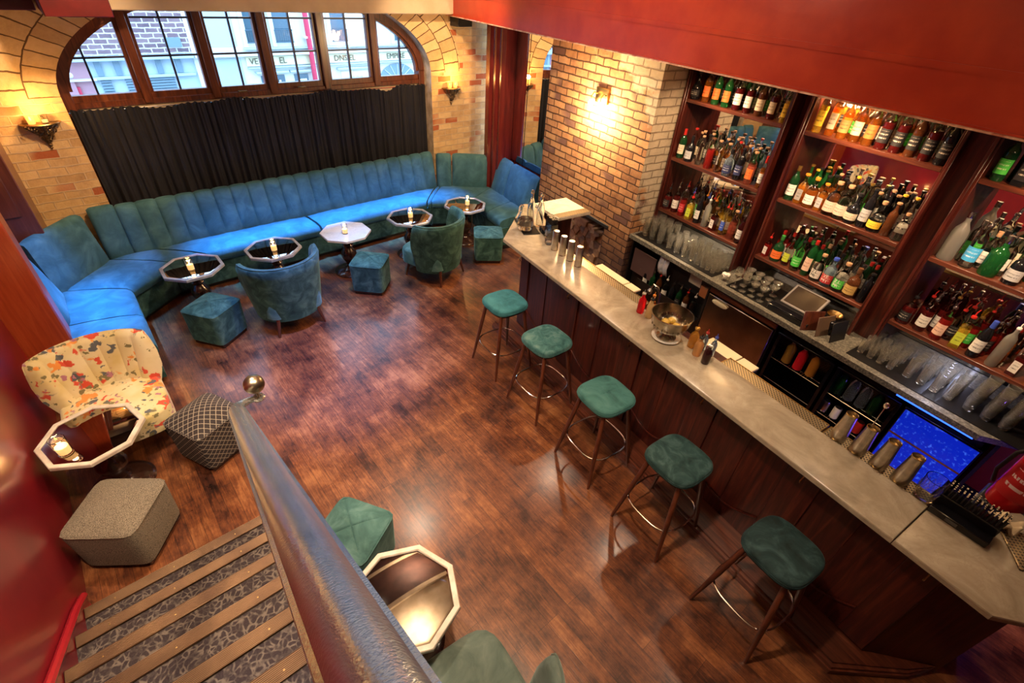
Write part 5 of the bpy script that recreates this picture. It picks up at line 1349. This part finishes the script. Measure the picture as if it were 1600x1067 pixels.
struct('trim_20', box(.33, 1.41, 1.66, 1.70, 0, .90), BLACK, 'black sheet for the dark open space below the far counter', bar=True)  # black sheet put in for the shade under the counter
struct('trim_21', box(1.0, 1.42, 1.62, 1.82, .655, .66), BLACK, 'black ledge below the far counter', bar=True)
t = bthing('bar_towel', 'white and pale blue bar towel hanging under the back counter', 'towel', .80, 1.575, .66)
g = G()
for j in range(9):
    for i in range(13): g.v.append((-.07 + .14 * i / 12 + .01 * j / 8, .012 * sin(i * 1.4) + .01 * sin(j), .22 * (1 - j / 8) + .02))
for j in range(8):
    for i in range(12): q = j * 13 + i; g.f.append((q, q + 1, q + 14, q + 13))
o = part('cloth', g, noisy('towel_cloth', (.35, .42, .50), (.70, .70, .74), 18, .9), t)
md = o.modifiers.new('thickness', 'SOLIDIFY'); md.thickness = .004
t = bthing('rinse_tap', 'steel spray tap arching behind the red bitters bottle', 'tap', 1.30, 1.0, .62)
part('spout', tube([(0, 0, -.6), (0, 0, .1), (-.01, 0, .22), (-.04, -.01, .29), (-.09, -.02, .30), (-.12, -.02, .25)], .009, 10), CHROME, t)
part('spray_head', G().add(lathe([(.012, -.04), (.022, -.03), (.024, 0), (.010, .02)], 16), T(-.12, -.02, .22)), STEEL, t)
# fridge contents
def fz(w, z, kind, m, label, v=1.68):
    t = bthing('drink_can' if kind == 'can' else 'cooler_bottle', label, 'drink', w, v, z, group='drinks in the open fridges')
    if kind == 'can': part('can_body', lathe([(.026, 0), (.032, .006), (.032, .105), (.027, .115)], 18), m, t); part('lid', lathe([(.026, .1155), (.024, .113)], 18), STEEL, t)
    else: part('bottle_body', lathe([(.036, 0), (.040, .005), (.040, .16), (.018, .20), (.016, .215)], 18), m, t); part('cap', lathe([(.019, .216), (.019, .235)], 14), CP['white'], t)
fz(2.33, .525, 'b', gm('cloudy_ochre', (.30, .17, .03), .2, .3), 'ochre plastic bottle in the open fridge beside the red one', 1.66)
fz(2.44, .525, 'b', gm('bright_red_bottle', (.65, .015, .03), .1, .3), 'bright red bottle with white cap in the open fridge', 1.66)
fz(2.55, .525, 'b', gm('orange_juice', (.55, .25, .04), .2, .3), 'short orange bottle in the open fridge right of the red one', 1.68)
for k in range(4):
    fz(2.80 + k * .095, .525, 'b', (GL['green'], GL['blue'], GL['blue'], GL['dark green'])[k], '%s bottle, %s from left on the upper shelf of the second open fridge' % (('green', 'blue', 'blue', 'dark green')[k], ORD[k]))
    fz(2.79 + k * .095, .305, 'can', (CP['silver'], CP['white'], CP['silver'], CP['red'])[k], '%s can, %s from left on the lower shelf of second open fridge' % (('silver', 'white', 'silver', 'red')[k], ORD[k]), 1.66)

# ================================================================== ON THE BAR
TT = BT + .0005
def shaker(w, v, label, r0=.030, r1=.040, h=.20, flat=True, rim=False):
    t = bthing('cocktail_shaker', label, 'shaker', w, v, TT if v < .40 - .0 else BT - .013, group='steel shaker tins')
    r_a, r_b = (r1, r0)
    if flat:  # closed tall cylinder, upside down
        part('tin', lathe([(.034, 0), (.035, .003), (.031, .19), (.028, .197), (.020, .198), (.018, .195), (.002, .195)], 28), STEEL, t)
        part('lip', lathe([(.0352, .0005), (.0362, .003), (.0350, .006)], 28, False, False), CHROME, t)
    else:
        part('tin', lathe([(.044, 0), (.045, .004), (.043, .06), (.033, .185), (.032, .20), (.030, .20), (.031, .185), (.028, .176), (.002, .176)], 30), STEEL, t)
        part('rim', lathe([(.0325, .198), (.034, .201), (.031, .203), (.0295, .2005)], 30, False, False), BRASS, t)
        part('base_disc', lathe([(.028, .1765), (.027, .180), (.002, .180)], 26), BRASS, t)
    return t
for k, (w, v) in enumerate(((.43, .345), (.555, .345), (.675, .345), (.80, .345))):
    shaker(w, v, 'upturned steel shaker tin, %s of four from the far end of the bar' % ORD[k])
for k, w in enumerate((3.24, 3.36, 3.48, 3.60)):
    shaker(w, .45, 'tapered steel shaker tin with brass rim, %s of four above the near stools' % ORD[k], flat=False)
t = bthing('bar_spoon', 'long steel bar spoon standing in the second tapered tin', 'spoon', 3.35, .44, BT + .17)
part('shaft', tube([(0.0, 0, .0), (-.004, .02, .16)], .0028, 8), CHROME, t); part('bowl', sphere(.014, -.005, .024, .175, 14, 10, (1, .6, 1.5)), CHROME, t)
# left group on a black mat
t = bthing('bar_mat', 'black rubber bar mat under the water jug at the far end', 'bar mat', -.16, .40, TT)
part('mat', G().add(box(-.19, .23, -.09, .09, 0, .006, .002), T(rz=radians(-18))), RUBBER, t)
ZM = TT + .0065
t = bthing('water_jug', 'round glass water jug with handle at the far end of the bar', 'jug', -.08, .33, ZM); t.scale = (1.28, 1.28, 1.15)
part('jug_body', lathe([(.045, 0), (.062, .01), (.072, .05), (.068, .10), (.048, .15), (.044, .20), (.048, .215), (.0455, .215), (.041, .20), (.045, .15), (.065, .10), (.068, .05), (.058, .014), (.002, .012)], 28, True, False), GLASS, t)
part('handle', tube([(-.046, 0, .195), (-.075, 0, .20), (-.095, 0, .16), (-.092, 0, .10), (-.070, 0, .07)], .007, 10), GLASS, t)
part('water', lathe([(.056, .0145), (.0665, .05), (.063, .10), (.002, .10)], 28), N('water').set(col=(.9, .95, .97), rough=.0, trans=1, ior=1.33).m, t)
for k, (w, v) in enumerate(((-.20, .48), (-.085, .52))):
    t = bthing('water_bottle', 'clear water bottle behind the jug, %s one' % ('left', 'right')[k], 'bottle', w, v, TT + .0065, group='clear water bottles'); t.scale = (1.0, 1.0, 1.15)
    part('glass_body', lathe([(.036, 0), (.039, .006), (.039, .17), (.030, .205), (.016, .235), (.015, .30), (.017, .305), (.012, .305), (.012, .235), (.034, .17), (.034, .01), (.002, .01)], 22, True, False), GLASS, t)
    part('collar', lathe([(.0155, .275), (.0185, .28), (.0185, .287), (.0155, .292)], 20, False, False), GLASSW, t)
def straw_caddy(w, v, rz, label, n, seed, sx=.075, hh=.09):
    t = bthing('straw_caddy', label, 'straw holder', w, v, TT + (.0065 if w < 1 else 0), rz)
    part('box_front', G().add(box(-sx, sx, -.07, .07, 0, hh * .55, .004)), BLACKG, t)
    part('holder', G().add(box(-sx, sx, -.002, .07, hh * .55, hh + .02)), BLACKG, t)
    part('napkin_slot', box(-sx * .4, sx * .0, -.072, -.069, hh * .15, hh * .42), pm('slot_grey', (.05, .05, .05), .5), t)
    g = G(); r_ = random.Random(seed)
    cols = 14; rows = 6
    for i in range(cols):
        for j in range(rows):
            x = -sx + .008 + (2 * sx - .016) * i / (cols - 1); y = .006 + .058 * j / (rows - 1); h2 = hh + .07 + r_.uniform(0, .018)
            g.add(tube([(x + r_.uniform(-.001, .001), y, hh * .5), (x + r_.uniform(-.003, .003), y + r_.uniform(-.003, .003), h2)], .0030, 6))
    tag(part('straws', g, CP['black'], t), kind='stuff')
    g = G(); r_ = random.Random(seed)
    for i in range(cols):
        for j in range(rows):
            x = -sx + .008 + (2 * sx - .016) * i / (cols - 1); y = .006 + .058 * j / (rows - 1); h2 = hh + .07 + r_.uniform(0, .018)
            g.add(lathe([(.0042, h2), (.0042, h2 + .002)], 6), T(x + r_.uniform(-.001, .001) * 0 + 0, y, 0.001))
    tag(part('straw_ends', g, pm('straw_tip', (.55, .45, .30), .6), t), kind='stuff')
    return t
straw_caddy(.10, .50, radians(-12), 'black caddy packed with black straws behind the water jug', 60, 1)
straw_caddy(3.90, .43, radians(3), 'black caddy packed with black straws at the near end of bar', 60, 2, sx=.13, hh=.075)
t = bthing('napkin_pile', 'crumpled cream paper napkins beside the near straw caddy', 'napkins', 4.02, .60, TT)
g = G()
for j in range(9):
    for i in range(13): g.v.append((-.05 + .11 * i / 12, -.05 + .10 * j / 8, .035 + .022 * sin(i * .9 + j * .5) + .012 * sin(j * 1.7)))
for j in range(8):
    for i in range(12): q = j * 13 + i; g.f.append((q, q + 1, q + 14, q + 13))
o = part('paper', g, pm('napkin_cream', (.55, .45, .30), .8), t); md = o.modifiers.new('thickness', 'SOLIDIFY'); md.thickness = .012
t = bthing('mixing_glass', 'clear mixing glass behind the first upturned tin', 'mixing glass', .30, .37, TT)
part('glass', glass_mesh(.042, .050, .155, .003, 26), GLASS, t)
part('cut_band', lathe([(.0465, .055), (.048, .062), (.0475, .069), (.049, .076), (.0485, .083)], 12, False, False), GLASSW, t)
t = bthing('cut_glass_beaker', 'big cut crystal mixing beaker right of the tapered tins', 'mixing glass', 3.725, .45, BT - .013)
part('glass', glass_mesh(.048, .056, .15, .004, 30, base=.018), GLASS, t)
g = G()
for k in range(14):
    a = 2 * pi * k / 14
    for s_ in (-1, 1): g.add(tube([(.0575 * cos(a + s_ * .45 * q / 5) * (.90 + .1 * q / 5), .0575 * sin(a + s_ * .45 * q / 5) * (.90 + .1 * q / 5), .03 + .075 * q / 5) for q in range(6)], .0016, 4))
part('cut_pattern', g, GLASS, t)
def dasher(w, v, glassc, label, cap='silver', h=.115, r=.024, kind='screw'):
    h *= 1.22; r *= 1.12
    t = bthing('bitters_bottle', label, 'bottle', w, v, TT, group='small bitters bottles')
    part('glass_body', lathe([(r * .92, 0), (r, .004), (r, h * .62), (r * .75, h * .76), (r * .42, h * .84), (r * .42, h)], 20), glassc, t)
    part('dasher_top', G().add(lathe([(r * .5, h), (r * .55, h + .012), (r * .3, h + .018)], 14)).add(tube([(0, 0, h + .015), (0, 0, h + .04)], [.005, .002], 8)), CP[cap], t)
dasher(1.65, .32, gm('red_bitters', (.72, .01, .02), .6), 'red bitters bottle left of the silver bowl', h=.14, r=.028)
dasher(1.735, .33, gm('pale_cordial', (.75, .55, .28), .5), 'pale yellow dasher bottle touching the silver bowl', 'black', .13, .027)
dasher(1.70, .385, GL['orange'], 'small orange bottle behind the pale yellow one', 'orange', .13, .022)
dasher(1.84, .385, GL['red'], 'little red-topped bottle hidden behind the silver bowl', 'red', .10)
dasher(2.175, .34, gm('honey_syrup', (.75, .38, .06), .7), 'honey coloured dasher bottle right of the silver bowl', 'gold', .13, .03)
dasher(2.26, .295, gm('peach_syrup', (.80, .42, .16), .6), 'peach coloured dasher bottle right of the honey one', 'black', .12, .029)
dasher(2.355, .275, gm('dark_bitters', (.04, .01, .01), .2), 'dark bitters bottle with blue collar, nearest the drip tray', 'silver', .12, .026)
dasher(2.24, .38, GL['blue'], 'slim clear dasher bottle with red top behind the peach one', 'red', .12, .02)
dasher(2.32, .375, GL['blue'], 'slim clear dasher bottle with blue top behind the dark one', 'blue', .13, .02)
t = bthing('saucer', 'white saucer under the silver punch bowl', 'saucer', 2.0, .25, TT); t.scale = (1.12, 1.12, 1.0)
part('plate', lathe([(.05, 0), (.06, .002), (.098, .012), (.100, .014), (.060, .006), (.002, .005)], 36, True, False), pm('china_white', (.78, .76, .70), .15), t)
part('gold_band', lathe([(.0995, .0128), (.1015, .0145), (.0985, .0150)], 36, False, False), BRASS, t)
t = bthing('punch_bowl', 'tarnished silver footed punch bowl standing on a saucer', 'bowl', 2.0, .25, TT + .0052); t.scale = (1.27, 1.27, 1.22)
SIL = noisy('tarnished_silver', (.20, .17, .13), (.52, .46, .36), 14, .2, metal=1.0)
part('foot', lathe([(.055, 0), (.060, .004), (.058, .012), (.042, .022), (.030, .034), (.028, .045)], 36), SIL, t)
part('bowl', lathe([(.030, .0455), (.060, .055), (.092, .080), (.110, .120), (.118, .165), (.122, .170), (.116, .171), (.106, .122), (.088, .084), (.055, .062), (.002, .056)], 44, True, False), SIL, t)
g = G()
for k in range(20): a = 2 * pi * k / 20; g.add(sphere(.010, .100 * cos(a), .100 * sin(a), .100, 8, 6, (.6, .6, 1.5)))
part('gadroon_band', g, SIL, t)
g = G()
for k, (x, y) in enumerate(((-.03, .0), (.035, .02), (.0, -.035), (.03, -.03), (-.02, .04))): g.add(sphere(.026, x, y, .095, 12, 8, (1, 1, .8)))
tag(part('citrus', g, noisy('citrus_peel', (.50, .30, .04), (.62, .42, .08), 30, .4), t), kind='stuff')
# near end: jug on perforated mat, extinguisher
t = bthing('drip_mat', 'brass perforated drip mat at the near corner of the bar', 'drip tray', 4.22, .58, TT)
part('mat', G().add(box(-.16, .16, -.12, .12, 0, .012, .003), T(rz=radians(38))), PERF, t)
t = bthing('pewter_jug', 'polished steel jug standing on the near drip mat', 'jug', 4.17, .60, TT + .0125)
part('jug_body', lathe([(.045, 0), (.048, .004), (.058, .03), (.060, .10), (.052, .16), (.055, .19), (.053, .19), (.050, .16), (.057, .10), (.002, .02)], 30, True, False), CHROME, t)
part('handle', tube([(.053, 0, .17), (.09, 0, .17), (.10, 0, .12), (.085, 0, .06), (.06, 0, .045)], .007, 10), CHROME, t)
EXM = pm('extinguisher_red', (.42, .008, .012), .25)
t = bthing('fire_extinguisher', 'red fire extinguisher with white printed label behind the near end of bar', 'fire extinguisher', 3.98, .885, 1.0); t.scale = (1.12, 1.12, 1.0)
Mx = T(0, 0, .0, rx=0, ry=radians(0))
part('cylinder', G().add(lathe([(.06, 0), (.075, .01), (.078, .03), (.078, .36), (.065, .41), (.030, .44), (.022, .46)], 28), Mx), EXM, t)
lbm = labm('extinguisher', (.42, .008, .012), (.75, .7, .75), .45)
g = G(); 
for j in range(2):
    for i in range(17): a = -pi / 2 + (i / 16 - .5) * 2.4; g.v.append((.0788 * cos(a), .0788 * sin(a), .10 + .22 * j))
g.f = [(i, i + 1, i + 18, i + 17) for i in range(16)]
part('label', g, lbm, t, uvfn=lambda c, f: (atan2(c.x, -c.y) / 2.4 + .5, (c.z - .1) / .22)); part('valve', G().add(box(-.015, .015, -.05, .06, .46, .49, .004)).add(lathe([(.016, .44), (.016, .47)], 12)), BLACK, t)
part('hose', tube([(.0, -.03, .47), (-.05, -.06, .46), (-.10, -.06, .36), (-.11, -.03, .20), (-.09, 0, .10)], .010, 10), BLACK, t)
t = bthing('stool_stand', 'black low stand under the fire extinguisher', 'stand', 3.98, .92, 0)
part('post', box(-.10, .10, -.10, .10, 0, .998, .01), BLACK, t); part('foot', box(-.13, .13, -.13, .13, 0, .02, .005), BLACK, t)
# bright halogen lamps in the bar ceiling
for k, w in enumerate((1.74, 1.86)):
    t = bthing('ceiling_spotlight', 'halogen spotlight in the low bar ceiling above the bottles, %s of two' % ('left', 'right')[k], 'spotlight', w, 2.03, 2.76, group='halogen spots')
    part('housing', lathe([(.020, -.155), (.026, -.145), (.026, -.10), (.006, -.09), (.006, 0)], 16, False, True), STEEL, t); part('bulb', sphere(.014, 0, 0, -.163, 12, 8), BULBW, t)
    light('POINT', 'halogen_glow', B(w, 1.97, 2.57), 9, (1, .62, .28), .02)

# turn everything from the survey frame into the room frame (camera and lights are placed in it already)
bpy.context.view_layer.update()
for o in list(COL.objects):
    if o.parent is None and o.type in {'MESH', 'EMPTY'}:
        o.matrix_world = ROT @ o.matrix_basis
